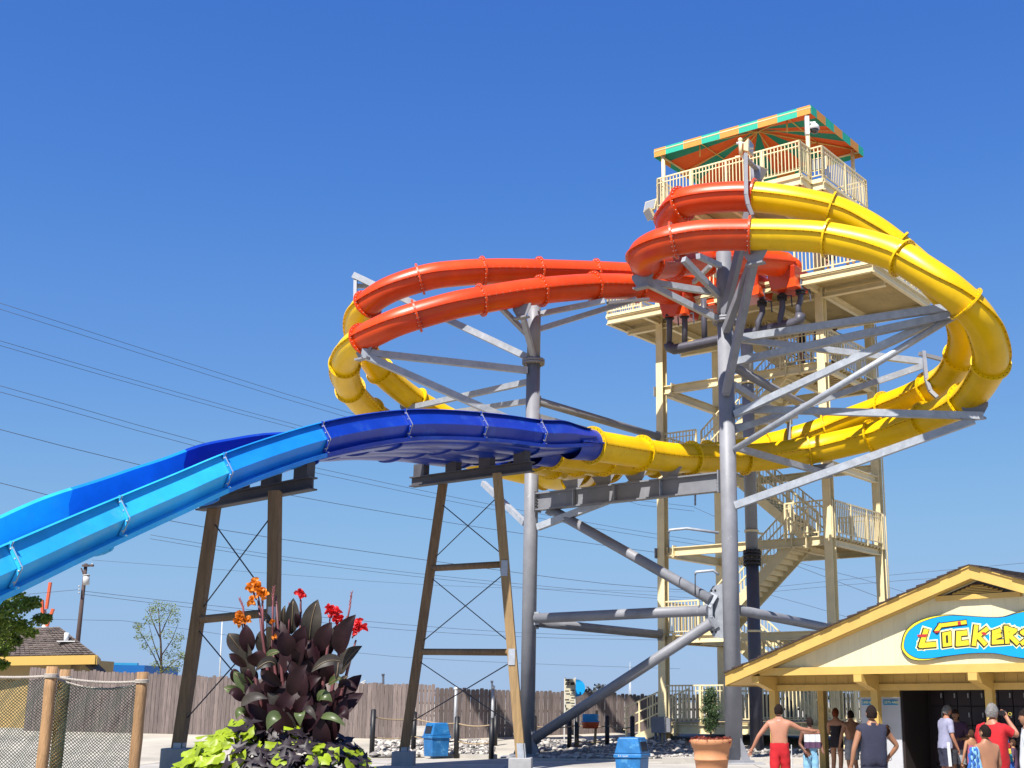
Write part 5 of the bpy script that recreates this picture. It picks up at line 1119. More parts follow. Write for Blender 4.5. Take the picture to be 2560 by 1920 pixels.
for (x0, y0, x1, y1, wd, c_, d) in LV:
    up_ = y1 < y0; mb, rib = leaf(z3(x0, y0, d), z3(x1, y1, d - .06), wd * K5, V((random.uniform(-.03, .03), -.05, .03 if up_ else .08)), V((random.uniform(-.5, .5), -1, random.uniform(.0, .5))), random.uniform(.15, .45)); lf = mb.build('leaf', 'canna_' + c_, canna)
    if c_ != 'dark': mb = MB(); mb.path([p + V((0, -.003, 0)) for p in rib[:-1]], .0035, 4); mb.build('midrib', 'midrib', lf)
for (x0, y0, x1, y1, wd, c_, d) in ((1115, 212, 968, 362, 130, 'green', -.3), (1330, 190, 1320, 320, 110, 'green', -.3), (1540, 232, 1805, 325, 80, 'green', -.3), (735, 185, 640, 250, 90, 'green', -.1), (690, 105, 975, 30, 110, 'olive', -.2), (1365, 150, 1495, 262, 70, 'olive', -.3), (1740, 190, 1832, 255, 120, 'dark', -.2), (720, 60, 560, -20, 110, 'dark', -.1), (1500, 40, 1660, 60, 120, 'green', -.1), (1700, 80, 1835, 150, 110, 'dark', 0)):
    mb, rib = leaf(z4(x0, y0, d), z4(x1, y1, d - .05), wd * K4, V((0, -.06, .07)), V((0, -1, .4)), .3); mb.build('leaf', 'canna_' + c_, canna)
rnd = random.Random(8)
for i in range(90):
    x = rnd.uniform(625, 845); y = rnd.uniform(1650, 1850) if i < 40 else rnd.uniform(1780, 1900); a = rnd.uniform(-.75, .75); l = rnd.uniform(.18, .32); b = P(x, y, YC + rnd.uniform(-.15, .35)); mb, rib = leaf(b, b + V((math.sin(a) * l, rnd.uniform(-.15, .1), math.cos(a) * l)), l * .45, V((0, -.05, .04)), V((rnd.uniform(-.6, .6), -1, .2)), .3, 6)
    mb.build('leaf', 'canna_dark' if rnd.random() < .85 else 'canna_olive', canna)
for (x0, xt, yt) in ((640, 608, 1545), (672, 645, 1500), (700, 680, 1600), (712, 690, 1490), (735, 722, 1560), (760, 752, 1500), (790, 800, 1600), (820, 828, 1560), (842, 868, 1540), (870, 890, 1600)):
    mb = MB(); a = P(x0 * .6 + 720 * .4, 1880, YC); b = P(xt, yt, YC + .03); mb.path([a, a.lerp(b, .4) + V((.01, 0, 0)), a.lerp(b, .75), b], [.016, .014, .011, .007], 8); mb.build('stem', 'canna_stem', canna)
def flower(pts, m, size, seed, stalk=None):
    rn = random.Random(seed); mb = MB()
    for (x, y) in pts:
        c = z3(x, y, -.02)
        for k in range(6):
            a = rn.uniform(0, 6.28); d = V((math.cos(a), rn.uniform(-.7, .3), math.sin(a) * .9)).normalized(); m_, _ = leaf(c, c + d * size * rn.uniform(.7, 1.15), size * .9, V((rn.uniform(-.02, .02), -.02, .015)), V((rn.uniform(-1, 1), -1, rn.uniform(-1, 1))), .5, 4); mb.add(m_.v, m_.f, True)
    mb.build('flower', m, canna)
    if stalk: mb = MB(); mb.path([z3(*q, 0) for q in stalk], .006, 6); mb.build('flower_stalk', 'canna_stem', canna)
flower([(530, 95), (570, 150), (600, 200), (640, 250), (665, 285), (490, 350), (470, 175), (590, 270)], 'petal_orange', .045, 1, [(660, 820), (640, 560), (595, 340), (570, 200)])
flower([(340, 540), (330, 590), (350, 620), (310, 640), (440, 625)], 'petal_orange', .042, 2, [(372, 740), (360, 640)]); flower([(1165, 245), (1205, 255)], 'petal_red', .042, 3, [(1180, 520), (1165, 290)])
flower([(1580, 450), (1560, 500), (1610, 520), (1590, 540), (1680, 495)], 'petal_red', .042, 4, [(1560, 700), (1580, 560)]); flower([(1690, 580), (1670, 630), (1700, 620)], 'petal_red', .042, 5, [(1650, 720), (1680, 640)]); flower([(1970, 640), (1990, 680), (1960, 720), (1950, 770), (2030, 725)], 'petal_red', .042, 6, [(1880, 860), (1950, 740)])
flower([(800, 640), (815, 840)], 'petal_orange', .025, 7)
for st in ([(400, 640), (375, 440), (320, 320)], [(785, 1030), (785, 330), (805, 160)], [(1005, 810), (1015, 500), (1022, 385)], [(1810, 640), (1850, 430), (1880, 225)], [(560, 330), (530, 260), (500, 215)], [(660, 820), (645, 450), (643, 330)]):
    mb = MB(); q = [z3(*p, 0) for p in st]; mb.path(q, [.007, .008, .003], 6)
    for k in range(14):
        c = q[1].lerp(q[2], k / 14); a = k * 2.4; mb.cyl(c, c + V((math.cos(a) * .011, -.01, .024)), .005, .001, n=5)
    mb.build('bud_spike', 'bud', canna)
# ---- planter tub with trailing vines
PCN = V((P(703, 1850, YC).x, YC, 0))
tub_ = thing('round_planter_tub', 'large round planter tub hidden under trailing vines at the bottom edge', 'planter', PCN.copy()); mb = MB(); mb.lathe([(0, 0), (.5, 0), (.62, 1.08), (.66, 1.1), (.66, 1.2), (.58, 1.2), (.57, 1.12), (0, 1.15)], PCN, 40); mb.build('tub', 'concrete_block', tub_)
mb = MB(); mb.ball(PCN + Z * 1.02, .64, .55, .42, 24, 12); mb.build('soil', 'soil', tub_)
def vine_leaf(lobes, sz):
    pts = []; mb = MB(); n = len(lobes)
    rim = [V((math.sin(a) * r_ * sz, math.cos(a) * r_ * sz, (-.18 + .16 * math.cos(3 * a)) * sz * r_)) for (a, r_) in lobes]
    mb.add([V((0, 0, 0))] + rim, [(0, i + 1, (i + 1) % n + 1) for i in range(n)], True); return mb.mesh('vine_leaf')
heart = [(0, 1.15), (.35, .85), (.8, .82), (1.25, .78), (1.7, .82), (2.2, .85), (2.7, .72), (3.14, .35), (3.58, .72), (4.08, .85), (4.58, .82), (5.03, .78), (5.48, .82), (5.93, .85)]
star = [(0, 1.3), (.35, .55), (.9, 1.05), (1.4, .5), (2.1, .95), (2.7, .45), (3.14, .2), (3.58, .45), (4.18, .95), (4.88, .5), (5.38, 1.05), (5.93, .55)]
HM = [vine_leaf(heart, .062), vine_leaf([(a, r_ * random.uniform(.85, 1.15)) for a, r_ in heart], .072), vine_leaf([(a, r_ * random.uniform(.85, 1.15)) for a, r_ in heart], .05)]
SM = [vine_leaf(star, .066), vine_leaf([(a, r_ * random.uniform(.8, 1.15)) for a, r_ in star], .078)]
for m_ in HM: m_.materials.append(M['lime_leaf'])
for m_ in SM: m_.materials.append(M['vine_dark'])
lime = thing('lime_vine', 'bright lime green sweet potato vine spilling over the planter, mostly on the left', 'plant', PCN + Z * 1.1); dark = thing('dark_vine', 'dark purple leaved vine filling the middle and right of the planter', 'plant', PCN + Z * 1.1)
rnd = random.Random(5); cnt = {0: 0, 1: 0}
for i in range(3000):
    th = rnd.uniform(0, 2 * math.pi); zz = rnd.uniform(-.15, 1.0); rr = math.sqrt(max(0, 1 - zz * zz)) if zz > 0 else 1.0
    p = V((math.cos(th) * rr * .74, math.sin(th) * rr * .62, zz * .50 + .03 * math.sin(th * 5)))
    if p.y > .2: continue
    px = p.x / .74
    is_l = px < -.28 + rnd.uniform(-.12, .12) or rnd.random() < (.22 if px < .35 else .45)
    cap = 290
    if px < -.2: p.z += .09
    else: p.z += .01
    k = 0 if is_l else 1
    if cnt[k] >= cap: continue
    cnt[k] += 1; me = rnd.choice(HM if is_l else SM); o = bpy.data.objects.new('vine_leaf', me); link(o); par = lime if is_l else dark; o.parent = par
    nrm = V((p.x, p.y * 1.2 - .25, p.z * 1.4 + .25)).normalized() + V((rnd.uniform(-.5, .5), rnd.uniform(-.5, .3), rnd.uniform(-.3, .6))); q = nrm.normalized().to_track_quat('Z', 'Y'); o.rotation_mode = 'QUATERNION'; o.rotation_quaternion = q @ Matrix.Rotation(rnd.uniform(0, 6.28), 4, 'Z').to_quaternion()
    s_ = rnd.uniform(.75, 1.3); o.scale = (s_, s_, s_); o.location = p + V((0, 0, -.02)) + V((rnd.uniform(-.03, .03), rnd.uniform(-.04, .02), rnd.uniform(-.02, .04)))
# ---- trees
def crown_mesh(blobs, n, size, rn, aspect=.45):
    mb = MB()
    for (c, r_, wgt) in blobs:
        for i in range(int(n * wgt)):
            d = V((rn.gauss(0, 1), rn.gauss(0, 1), rn.gauss(0, 1))).normalized() * r_ * rn.random() ** .45; p = c + V((d.x, d.y, d.z * .8)); a = V((rn.uniform(-1, 1), rn.uniform(-1, 1), rn.uniform(-.9, .3))).normalized(); b = a.orthogonal().normalized(); b = (b + a.cross(b) * rn.uniform(-1, 1)).normalized(); l = size * rn.uniform(.6, 1.3)
            mb.add([p, p + a * l * .5 + b * l * aspect, p + a * l, p + a * l * .5 - b * l * aspect], [(0, 1, 2, 3)])
    return mb
rn = random.Random(21); YT = 26
tr = thing('leafy_tree', 'dark green leafy tree reaching in from the left edge under the blue flume', 'tree', V((P(-160, 1800, YT).x, YT, 0)))
mb = MB(); tb = V((P(-160, 1800, YT).x, YT, 0)); mb.path([tb, P(-150, 1700, YT), P(-120, 1600, YT), P(-90, 1500, YT)], [.16, .13, .09, .05], 10); mb.build('trunk', 'bark', tr)
mb = MB()
for q in ([(-140, 1660), (-60, 1600), (20, 1575), (100, 1545)], [(-130, 1620), (-40, 1540), (60, 1500)], [(-140, 1680), (-60, 1650), (5, 1635)]): mb.path([P(x, y, YT + rn.uniform(-.2, .2)) for (x, y) in q], [.06, .04, .025, .01][:len(q)], 6)
mb.build('branches', 'bark', tr)
bl = [(P(x, y, YT + rn.uniform(-.8, .8)), r_, w_) for (x, y, r_, w_) in ((20, 1530, .32, 1), (60, 1510, .22, .7), (85, 1505, .16, .5), (-20, 1560, .4, 1), (20, 1575, .28, .8), (55, 1565, .2, .5), (100, 1548, .16, .45), (118, 1543, .09, .25), (75, 1580, .14, .4), (15, 1610, .24, .6), (40, 1600, .14, .3), (-30, 1500, .4, .8), (45, 1480, .12, .3), (5, 1660, .13, .4), (8, 1630, .12, .3), (-60, 1600, .5, 1), (10, 1495, .2, .5))]
crown_mesh(bl, 700, .06, rn).build('crown', 'tree_leaf', tr)
YS = 64; sap = thing('sapling', 'thin young tree with sparse light leaves standing behind the fence', 'tree', V((P(405, 1800, YS).x, YS, .65)))
mb = MB(); mb.path([V((P(405, 1800, YS).x, YS, .65)), P(404, 1690, YS), P(402, 1610, YS), P(396, 1520, YS)], [.09, .07, .05, .02], 8)
for q in ([(403, 1660), (385, 1610), (372, 1560)], [(403, 1640), (430, 1600), (445, 1560)], [(402, 1600), (380, 1550), (372, 1520)], [(400, 1590), (420, 1545), (432, 1520)], [(405, 1680), (380, 1630), (345, 1570)], [(406, 1680), (440, 1650), (465, 1640)]): mb.path([P(x, y, YS) for (x, y) in q], [.035, .022, .01], 5)
mb.build('trunk', 'bark', sap)
bl = [(P(x, y, YS + rn.uniform(-.6, .6)), r_, w_) for (x, y, r_, w_) in ((396, 1515, .36, 1), (380, 1525, .3, .7), (425, 1522, .4, .8), (438, 1530, .25, .5), (372, 1550, .3, .6), (400, 1548, .35, .6), (435, 1550, .3, .5), (345, 1563, .22, .6), (352, 1592, .25, .5), (375, 1590, .28, .4), (420, 1585, .3, .5), (450, 1590, .3, .6), (440, 1612, .3, .5), (360, 1615, .2, .4), (385, 1625, .25, .35), (425, 1640, .35, .7), (455, 1635, .25, .6), (415, 1668, .4, .9), (440, 1665, .35, .8), (465, 1645, .15, .4), (388, 1660, .2, .4), (350, 1575, .2, .3))]
crown_mesh([(c_, r_ * 1.2, w_) for (c_, r_, w_) in bl], 170, .095, rn, .28).build('crown', 'young_leaf', sap)
for (x, y, r_, lab) in ((1502, 1728, .9, 'small bare looking bush top on the horizon behind the fence'), (1470, 1732, .7, 'low dark bush top on the horizon right of the notice board')):
    Yb = 120; b = thing('distant_bush', lab, 'bush', V((P(x, 1750, Yb).x, Yb, .65)), 'far bushes above the fence'); crown_mesh([(P(x, y, Yb), r_, 1), (P(x + 10, y + 4, Yb), r_ * .7, .6)], 160, .3, rn).build('crown', 'far_leaf', b); mb = MB(); mb.cyl(V((P(x, 1750, Yb).x, Yb, .65)), P(x, y, Yb), .1, n=6); mb.build('trunk', 'bark', b)
sh = thing('potted_conifer', 'narrow dark green conifer growing in the terracotta planter', 'shrub', POT.copy()); yp = POT.y
mb = MB(); mb.path([POT, P(1776, 1820, yp), P(1775, 1740, yp)], [.022, .018, .006], 8)
for k in range(7): mb.path([P(1776, 1822, yp), P(1776 + rn.uniform(-14, 14), rn.uniform(1735, 1790), yp + rn.uniform(-.08, .08))], [.008, .003], 5)
mb.build('trunk', 'bark', sh)
bl = [(P(1775 + rn.uniform(-1, 1) * wd, y, yp + rn.uniform(-.08, .08)), .10, 1) for (y, wd) in ((1726, 5), (1733, 10), (1742, 13), (1750, 15), (1758, 16), (1766, 17), (1774, 17), (1782, 17), (1790, 16), (1798, 15), (1806, 13), (1814, 11), (1822, 8)) for _ in range(4)]
crown_mesh(bl, 110, .05, rn, .16).build('crown', 'conifer', sh)
rf_ = thing('red_foliage', 'low rusty red foliage filling the rim of the terracotta planter', 'plant', POT.copy())
crown_mesh([(POT + V((math.cos(a) * r_, math.sin(a) * r_, .05)), .1, 1) for a in [i * .48 for i in range(13)] for r_ in (.33, .22)], 26, .07, rn, .3).build('leaves', 'rust_leaf', rf_)
mb = MB()
for i in range(16): a = i * .4; mb.path([POT + V((math.cos(a) * .2, math.sin(a) * .2, 0)), POT + V((math.cos(a) * .34, math.sin(a) * .34, .12)), POT + V((math.cos(a) * .44, math.sin(a) * .44, .06))], .004, 4)
mb.build('stalks', 'rust_leaf', rf_)
# ================================================================= people
for nm, c_ in (('skin_light', (.46, .205, .125)), ('skin_tan', (.42, .20, .11)), ('skin_dark', (.20, .085, .05))): mat(nm, c_, .5, var=.08, vscale=6, spec=.4)
for nm, c_ in (('cloth_red', (.52, .008, .015)), ('cloth_navy', (.028, .030, .062)), ('cloth_black', (.012, .008, .014)), ('cloth_sky', (.26, .52, .72)), ('cloth_lav', (.36, .36, .52)), ('cloth_white', (.72, .74, .76)), ('cloth_blue', (.03, .12, .42)), ('cloth_pink', (.45, .12, .2)), ('cloth_green', (.12, .5, .12)), ('cloth_grey', (.3, .3, .33)), ('cloth_purple', (.09, .04, .09)), ('tie_teal', (.02, .30, .36)), ('tie_yellow', (.75, .60, .06))): mat(nm, c_, .85, var=.12, vscale=9, bump=.25, bscale=25)
for nm, c_ in (('hair_dark', (.020, .012, .010)), ('hair_brown', (.06, .03, .018)), ('hair_red', (.16, .035, .012)), ('hair_grey', (.20, .19, .18))): mat(nm, c_, .85, var=.3, vscale=30, bump=.8, bscale=60, spec=.15)
def skinned(name, verts, edges, radii, rootv, sub=1):
    me = bpy.data.meshes.new(name); me.from_pydata(verts, edges, []); o = bpy.data.objects.new(name, me); link(o)
    sm = o.modifiers.new('skin', 'SKIN'); sm.use_smooth_shade = True
    if not me.skin_vertices: me.skin_vertices.new(name='')
    for i, r_ in enumerate(radii):
        d = me.skin_vertices[0].data[i]; d.radius = r_ if isinstance(r_, tuple) else (r_, r_); d.use_root = (i == rootv)
    ss = o.modifiers.new('sub', 'SUBSURF'); ss.levels = sub; ss.render_levels = sub
    dg = bpy.context.evaluated_depsgraph_get(); ev = o.evaluated_get(dg); m2 = bpy.data.meshes.new_from_object(ev)
    mb = MB(); mb.v = [tuple(v.co) for v in m2.vertices]; mb.f = [tuple(p.vertices) for p in m2.polygons]; mb.sm = [True] * len(mb.f)
    bpy.data.objects.remove(o); bpy.data.meshes.remove(me); bpy.data.meshes.remove(m2); return mb
def person(label, px, ytop, Y, H, rz, skin, hair, arms, clothes, lean=0., head_turn=0., head_tilt=0., stride=.0, hair_len=0, fat=1.0, group=None, zbase=0.0, sit=False):
    """px = pixel column, ytop = pixel row of the top of the head; H = body height; arms = ((elbow, wrist) left, right) in body units of a 1.75 m figure facing +Y"""
    k = H / 1.75; top = P(px, ytop, Y).z; zf = max(zbase, top - H); c = V((P(px, ytop, Y).x, Y, zf)); k = (top - zf) / 1.75
    root = thing('person', label, 'person', c, group, rz); L = lean
    ch = V((0, L * .45, 1.34)); nk = V((0, L * .62, 1.50)); hd = V((0, L * .75, 1.63))
    vs = [V((0, 0, .95)), V((0, L * .2, 1.14)), ch, nk, nk + V((0, L * .06 + .008, .07))]; ed = [(0, 1), (1, 2), (2, 3), (3, 4)]; ra = [(.155 * fat, .115 * fat), (.145 * fat, .105 * fat), (.165 * fat, .115 * fat), (.075, .068), (.06, .064)]
    def add(p, prev, r_): vs.append(V(p)); ed.append((prev, len(vs) - 1)); ra.append(r_); return len(vs) - 1
    legs = []
    for s in (-1, 1):
        st = stride * s
        h = add((s * .095, 0, .88), 0, .098 * fat); kn = add((s * .10, st * .12 + .02, .50), h, .062); kc = add((s * .10, st * .08 - .02, .33), kn, .057); an = add((s * .10, st * .1 - .035, .085), kc, .038); hl = add((s * .105, st * .1 + .03, .045), an, .04); add((s * .115, st * .1 + .17, .03), hl, (.042, .025)); legs.append((h, kn, kc))
    shs = []
    for s, (el, wr) in zip((-1, 1), arms):
        a = add((s * .195, ch.y, 1.41), 2, .068); el = V(el); wr = V(wr); m_ = add((V(vs[a]) + el) / 2, a, .052); e = add(el, m_, .043); f_ = add((el + wr) / 2 + (el - V(vs[a])).cross(wr - el).cross(V((0, 0, 1))) * 0, e, .040); w_ = add(wr, f_, .028)
        d = (wr - el).normalized(); sd = d.cross(V((0, 1, .2))).normalized(); nn = d.cross(sd); pm = add(wr + d * .06, w_, (.036, .02)); shs.append((a, m_, e))
        for q, (off, ln) in enumerate(((-.026, .068), (-.009, .08), (.009, .075), (.025, .058))):
            b0 = add(wr + d * .095 + sd * off, pm, .0085); b1 = add(wr + d * (.095 + ln * .55) + sd * off * 1.1 + nn * .012, b0, .008); add(wr + d * (.095 + ln * .85) + sd * off * 1.1 + nn * .036, b1, .0065)
        b0 = add(wr + d * .04 - sd * .036, w_, .0105); add(wr + d * .085 - sd * .055 + nn * .012, b0, .0085)
    body = skinned('body', vs, ed, ra, 0, 2)
    nrm = [V((0, 0, 0)) for _ in body.v]
    for f in body.f:
        n_ = (V(body.v[f[1]]) - V(body.v[f[0]])).cross(V(body.v[f[2]]) - V(body.v[f[0]]))
        for i in f: nrm[i] += n_
    bare = (list(body.v), list(body.f), [n_.normalized() if n_.length > 0 else V((0, 0, 1)) for n_ in nrm])
    hands = [V(w2) + (V(w2) - V(e2)).normalized() * .08 for (e2, w2) in arms]
    def near_seg(p, a_, b_):
        d_ = b_ - a_; t_ = max(0, min(1, (p - a_).dot(d_) / d_.length_squared)); return (p - a_ - d_ * t_).length
    def cloth(pred, off, lo=-1., hi=9.):
        """garment cut from the body surface and held off it by off(point)"""
        vb, fb, nb = bare; idx = {}; mb = MB(); nv_ = []; nf_ = []
        for f in fb:
            c_ = sum((V(vb[i]) for i in f), V((0, 0, 0))) / len(f)
            if not pred(c_): continue
            q_ = []
            for i in f:
                if i not in idx: idx[i] = len(nv_); p_ = V(vb[i]); q2 = p_ + nb[i] * off(p_); q2.z = max(lo, min(hi, q2.z)); nv_.append(q2)
                q_.append(idx[i])
            nf_.append(tuple(q_))
        return mb.add(nv_, nf_, True)
    armz = [(vs[a_], vs[m_], vs[e_]) for (a_, m_, e_) in shs]
    def on_arm(p):            # past the shoulder joint
        return any(near_seg(p, m_, e_) < .075 or near_seg(p, a_.lerp(m_, .45), m_) < .07 for (a_, m_, e_) in armz)
    def off_hand(p): return all((p - h_).length > .17 for h_ in hands) and all(near_seg(p, V(e2), V(w2)) > .06 for (e2, w2) in arms)
    # head with face
    Rm = Matrix.Rotation(head_turn, 3, 'Z') @ Matrix.Rotation(-head_tilt, 3, 'X'); hc = nk + V((0, L * .12 + .012, .145))
    def hp(v): return hc + Rm @ V(v)
    nu, nv = 16, 12; hv = []
    for j in range(nv + 1):
        ph = math.pi * j / nv
        for i in range(nu):
            t_ = 2 * math.pi * i / nu; x, y, z = .080 * math.sin(ph) * math.cos(t_), .100 * math.sin(ph) * math.sin(t_), .120 * math.cos(ph)
            if z < 0: x *= 1 + z * 2.2; y = y * (1 + z * 1.2) + (-z) * .13
            hv.append(hp((x, y, z)))
    body.add(hv, [(j * nu + i, (j + 1) * nu + i, (j + 1) * nu + (i + 1) % nu, j * nu + (i + 1) % nu) for j in range(nv) for i in range(nu)], True)
    body.add([hp((-.012, .088, .02)), hp((.012, .088, .02)), hp((.018, .094, -.03)), hp((-.018, .094, -.03)), hp((0, .118, -.022))], [(0, 1, 4), (1, 2, 4), (2, 3, 4), (3, 0, 4)], True)
    for s in (-1, 1): body.ball(hp((s * .078, -.005, -.005)), .012, .022, .034, 8, 6, Rm)
    body.v = [tuple(V(p) * k) for p in body.v]; bo = body.build('body', skin, root, True)
    fc = MB()
    for s in (-1, 1): fc.ball(hp((s * .03, .082, .012)), .012, .008, .007, 8, 6, Rm)
    fc.box(hp((0, .098, -.055)), Rm @ V((.024, 0, 0)), Rm @ V((0, .004, 0)), Rm @ V((0, 0, .004))); fc.v = [tuple(V(p) * k) for p in fc.v]; fc.build('face_features', 'hair_dark', bo, True)
    hm = MB(); hv = []
    for j in range(8):
        ph = math.pi * (.68 + .1 * hair_len) * j / 7
        for i in range(nu):
            t_ = 2 * math.pi * i / nu; fr_ = math.sin(t_) > .25; q = ph * (.62 if fr_ else 1.0); jt = 1.05 + .035 * math.sin(i * 5 + j * 3) + .03 * math.sin(i * 11.3 + j * 7.7); x, y, z = .084 * math.sin(q) * math.cos(t_) * jt, .104 * math.sin(q) * math.sin(t_) * jt - .006, .124 * math.cos(q) * jt; hv.append(hp((x, y, z)))
    hm.add(hv, [(j * nu + i, (j + 1) * nu + i, (j + 1) * nu + (i + 1) % nu, j * nu + (i + 1) % nu) for j in range(7) for i in range(nu)], True); hm.v = [tuple(V(p) * k) for p in hm.v]; hm.build('hair', hair, root, True)
    g = 1.13
    for cl in clothes:
        kind, m_ = cl[0], cl[1]
        wrk = lambda p: .006 * math.sin(p.z * 37 + p.x * 23) * math.sin(p.x * 31 + p.y * 17)
        if kind == 'vest': mb = cloth(lambda p: .83 < p.z < 1.485 and not on_arm(p) and off_hand(p), lambda p: .016 + .03 * max(0, 1.2 - p.z) + wrk(p), .87)
        elif kind == 'shirt': mb = cloth(lambda p: .83 < p.z < 1.485 and off_hand(p) and (not on_arm(p) or any(near_seg(p, a_, m_.lerp(e_, .45)) < .075 and (p - e_).length > .09 for (a_, m_, e_) in armz)), lambda p: .018 + .035 * max(0, 1.2 - p.z) + wrk(p), .87)
        elif kind == 'swimsuit': mb = cloth(lambda p: .77 < p.z < 1.36 and not on_arm(p) and off_hand(p), lambda p: .009, .80, 1.33)
        elif kind == 'shorts':
            ln = cl[2] if len(cl) > 2 else .75; zl_ = .88 - .38 * ln; mb = cloth(lambda p: zl_ - .03 < p.z < 1.075 and not on_arm(p) and off_hand(p), lambda p: .014 + .055 * max(0, .92 - p.z) + wrk(p), zl_, 1.04)
        mb.v = [tuple(V(p) * k) for p in mb.v]; co = mb.build(kind, m_, root, True)
        if len(cl) > 3:        # side stripe on the shorts
            st_ = MB(); h, kn, kc = legs[1]; a, b = vs[h] + V((.125 * fat, -.03, .12)), vs[h].lerp(vs[kn], min(1, cl[2])) + V((.118 * fat, -.03, 0)); st_.bar(a, b, .07, .012, V((1, 0, 0))); st_.v = [tuple(V(p) * k) for p in st_.v]; st_.build('side_stripe', cl[3], co, True)
    return root, k, c
DOWN = ((-.30, -.02, 1.12), (-.33, .04, .88)); DOWNR = ((.30, -.02, 1.12), (.33, .04, .88))
def rel(root, k, p): return root.matrix_basis @ (V(p) * k)
p1, k1, _ = person('shirtless man in red shorts with white side print, arm stretched towards a boy', 1946, 1763, 25.6, 1.75, R(-12), 'skin_light', 'hair_dark', (((-.40, -.04, 1.17), (-.53, .03, .93)), ((.42, .06, 1.30), (.62, .16, 1.27))), [('shorts', 'cloth_red', .95, 'cloth_white')], stride=.5, fat=1.08)
mb = MB(); mb.path([V((.085 * math.cos(a), .07 * math.sin(a) + .01, 1.475 + .01 * math.sin(a))) * k1 for a in [i * .4488 for i in range(15)]], .012, 6); mb.build('neck_cord', 'cloth_white', p1, True)
p2, k2, c2_ = person('small boy in light blue shorts holding a pale towel against his back', 2024, 1795, 26.6, 1.42, R(8), 'skin_dark', 'hair_dark', (((-.27, .02, 1.13), (-.20, -.13, .99)), ((.27, .02, 1.13), (.27, -.10, 1.0))), [('shorts', 'cloth_sky', 1.05)])
tw_ = thing('towel', 'cream and purple towel held behind the small boy in light blue shorts', 'towel', c2_ + Z * .8); M2 = Matrix.Translation(c2_) @ Matrix.Rotation(R(8), 4, 'Z')
for (z0, z1, m_) in ((1.18, 1.36, 'cloth_white'), (1.03, 1.18, 'cloth_purple')):
    mb = MB(); n = 8
    for i in range(n):
        xa, xb = -.2 + .4 * i / n, -.2 + .4 * (i + 1) / n; ya, yb = -.165 + .012 * math.sin(i * 2.2), -.165 + .012 * math.sin((i + 1) * 2.2)
        mb.hexa([M2 @ (V(q) * k2) for q in ((xa, ya, z0), (xb, yb, z0), (xb, yb + .02, z0), (xa, ya + .02, z0), (xa, ya, z1), (xb, yb, z1), (xb, yb + .02, z1), (xa, ya + .02, z1))])
    mb.build('towel_fold', m_, tw_)
person('woman with red brown hair in a dark swimsuit standing in the shade of the pavilion', 2088, 1772, 31.4, 1.68, R(-35), 'skin_tan', 'hair_red', (((-.24, .08, 1.14), (-.08, .24, 1.12)), ((.27, .02, 1.14), (.20, .20, 1.05))), [('swimsuit', 'cloth_black')], hair_len=.6, fat=.95)
person('shaded shirtless man in pale shorts between the woman and the sleeveless man', 2126, 1778, 31.0, 1.66, R(20), 'skin_tan', 'hair_dark', (((-.30, .0, 1.13), (-.32, .05, .90)), ((.28, .02, 1.13), (.25, .12, .92))), [('shorts', 'cloth_grey', .9)])
p5, k5, _ = person('man in a navy sleeveless shirt seen from behind at the pavilion post', 2178, 1767, 20.2, 1.72, R(6), 'skin_tan', 'hair_dark', (((-.31, -.02, 1.12), (-.34, .03, .88)), ((.40, .04, 1.16), (.30, .12, 1.0))), [('vest', 'cloth_navy'), ('shorts', 'cloth_navy', .9)], fat=1.16)
mb = MB(); mb.path([V((.30 + .03 * math.cos(a), .14, .965 + .035 * math.sin(a))) * k5 for a in [i * .524 for i in range(13)]], .004, 5); mb.build('wrist_strap', 'cloth_black', p5, True)
person('man in a pale lavender T-shirt and navy shorts with light stripe, facing the lockers', 2356, 1765, 28.0, 1.74, R(-78), 'skin_light', 'hair_grey', (((-.22, .06, 1.12), (-.16, .22, .98)), ((.27, .06, 1.12), (.26, .16, .90))), [('shirt', 'cloth_lav'), ('shorts', 'cloth_navy', 1.0, 'cloth_white')], lean=.12, head_tilt=.35, fat=1.1)
person('person in deep shade just beyond the man in lavender', 2388, 1776, 28.6, 1.66, R(150), 'skin_tan', 'hair_brown', (((-.27, .04, 1.13), (-.18, .2, 1.12)), ((.27, .04, 1.13), (.2, .22, 1.1))), [('shirt', 'cloth_purple'), ('shorts', 'cloth_grey', .9)])
person('shaded child with pink swimwear crouched between the lavender and red shirts', 2428, 1826, 27.6, 1.25, R(20), 'skin_tan', 'hair_brown', (DOWN, DOWNR), [('swimsuit', 'cloth_pink')], hair_len=.7)
p9, k9, _ = person('stout grey haired man in a red T-shirt holding a camera to his face', 2474, 1762, 19.0, 1.74, R(-48), 'skin_light', 'hair_grey', (((-.28, .08, 1.16), (-.14, .26, 1.05)), ((.33, .16, 1.32), (.13, .23, 1.55))), [('shirt', 'cloth_red'), ('shorts', 'cloth_grey', .9)], fat=1.34, lean=.06)
mb = MB(); mb.box(V((.055, .215, 1.635)) * k9, V((.055, 0, 0)) * k9, V((0, .02, 0)) * k9, V((0, 0, .035)) * k9); mb.cyl(V((.055, .235, 1.635)) * k9, V((.055, .265, 1.635)) * k9, .025, n=12); o = mb.build('camera_body', 'glass_dark', None, True); o.matrix_basis = p9.matrix_basis.copy(); o.name = 'hand_camera'; tag(o, 'small dark camera held up by the man in the red T-shirt', 'camera')
mb = MB(); mb.path([(V((.17, .25, 1.62)) + V((.03 * math.cos(a), 0, .02 * math.sin(a)))) * k9 for a in [i * .524 for i in range(13)]], .004, 5); mb.build('wrist_band', 'tie_yellow', p9, True)
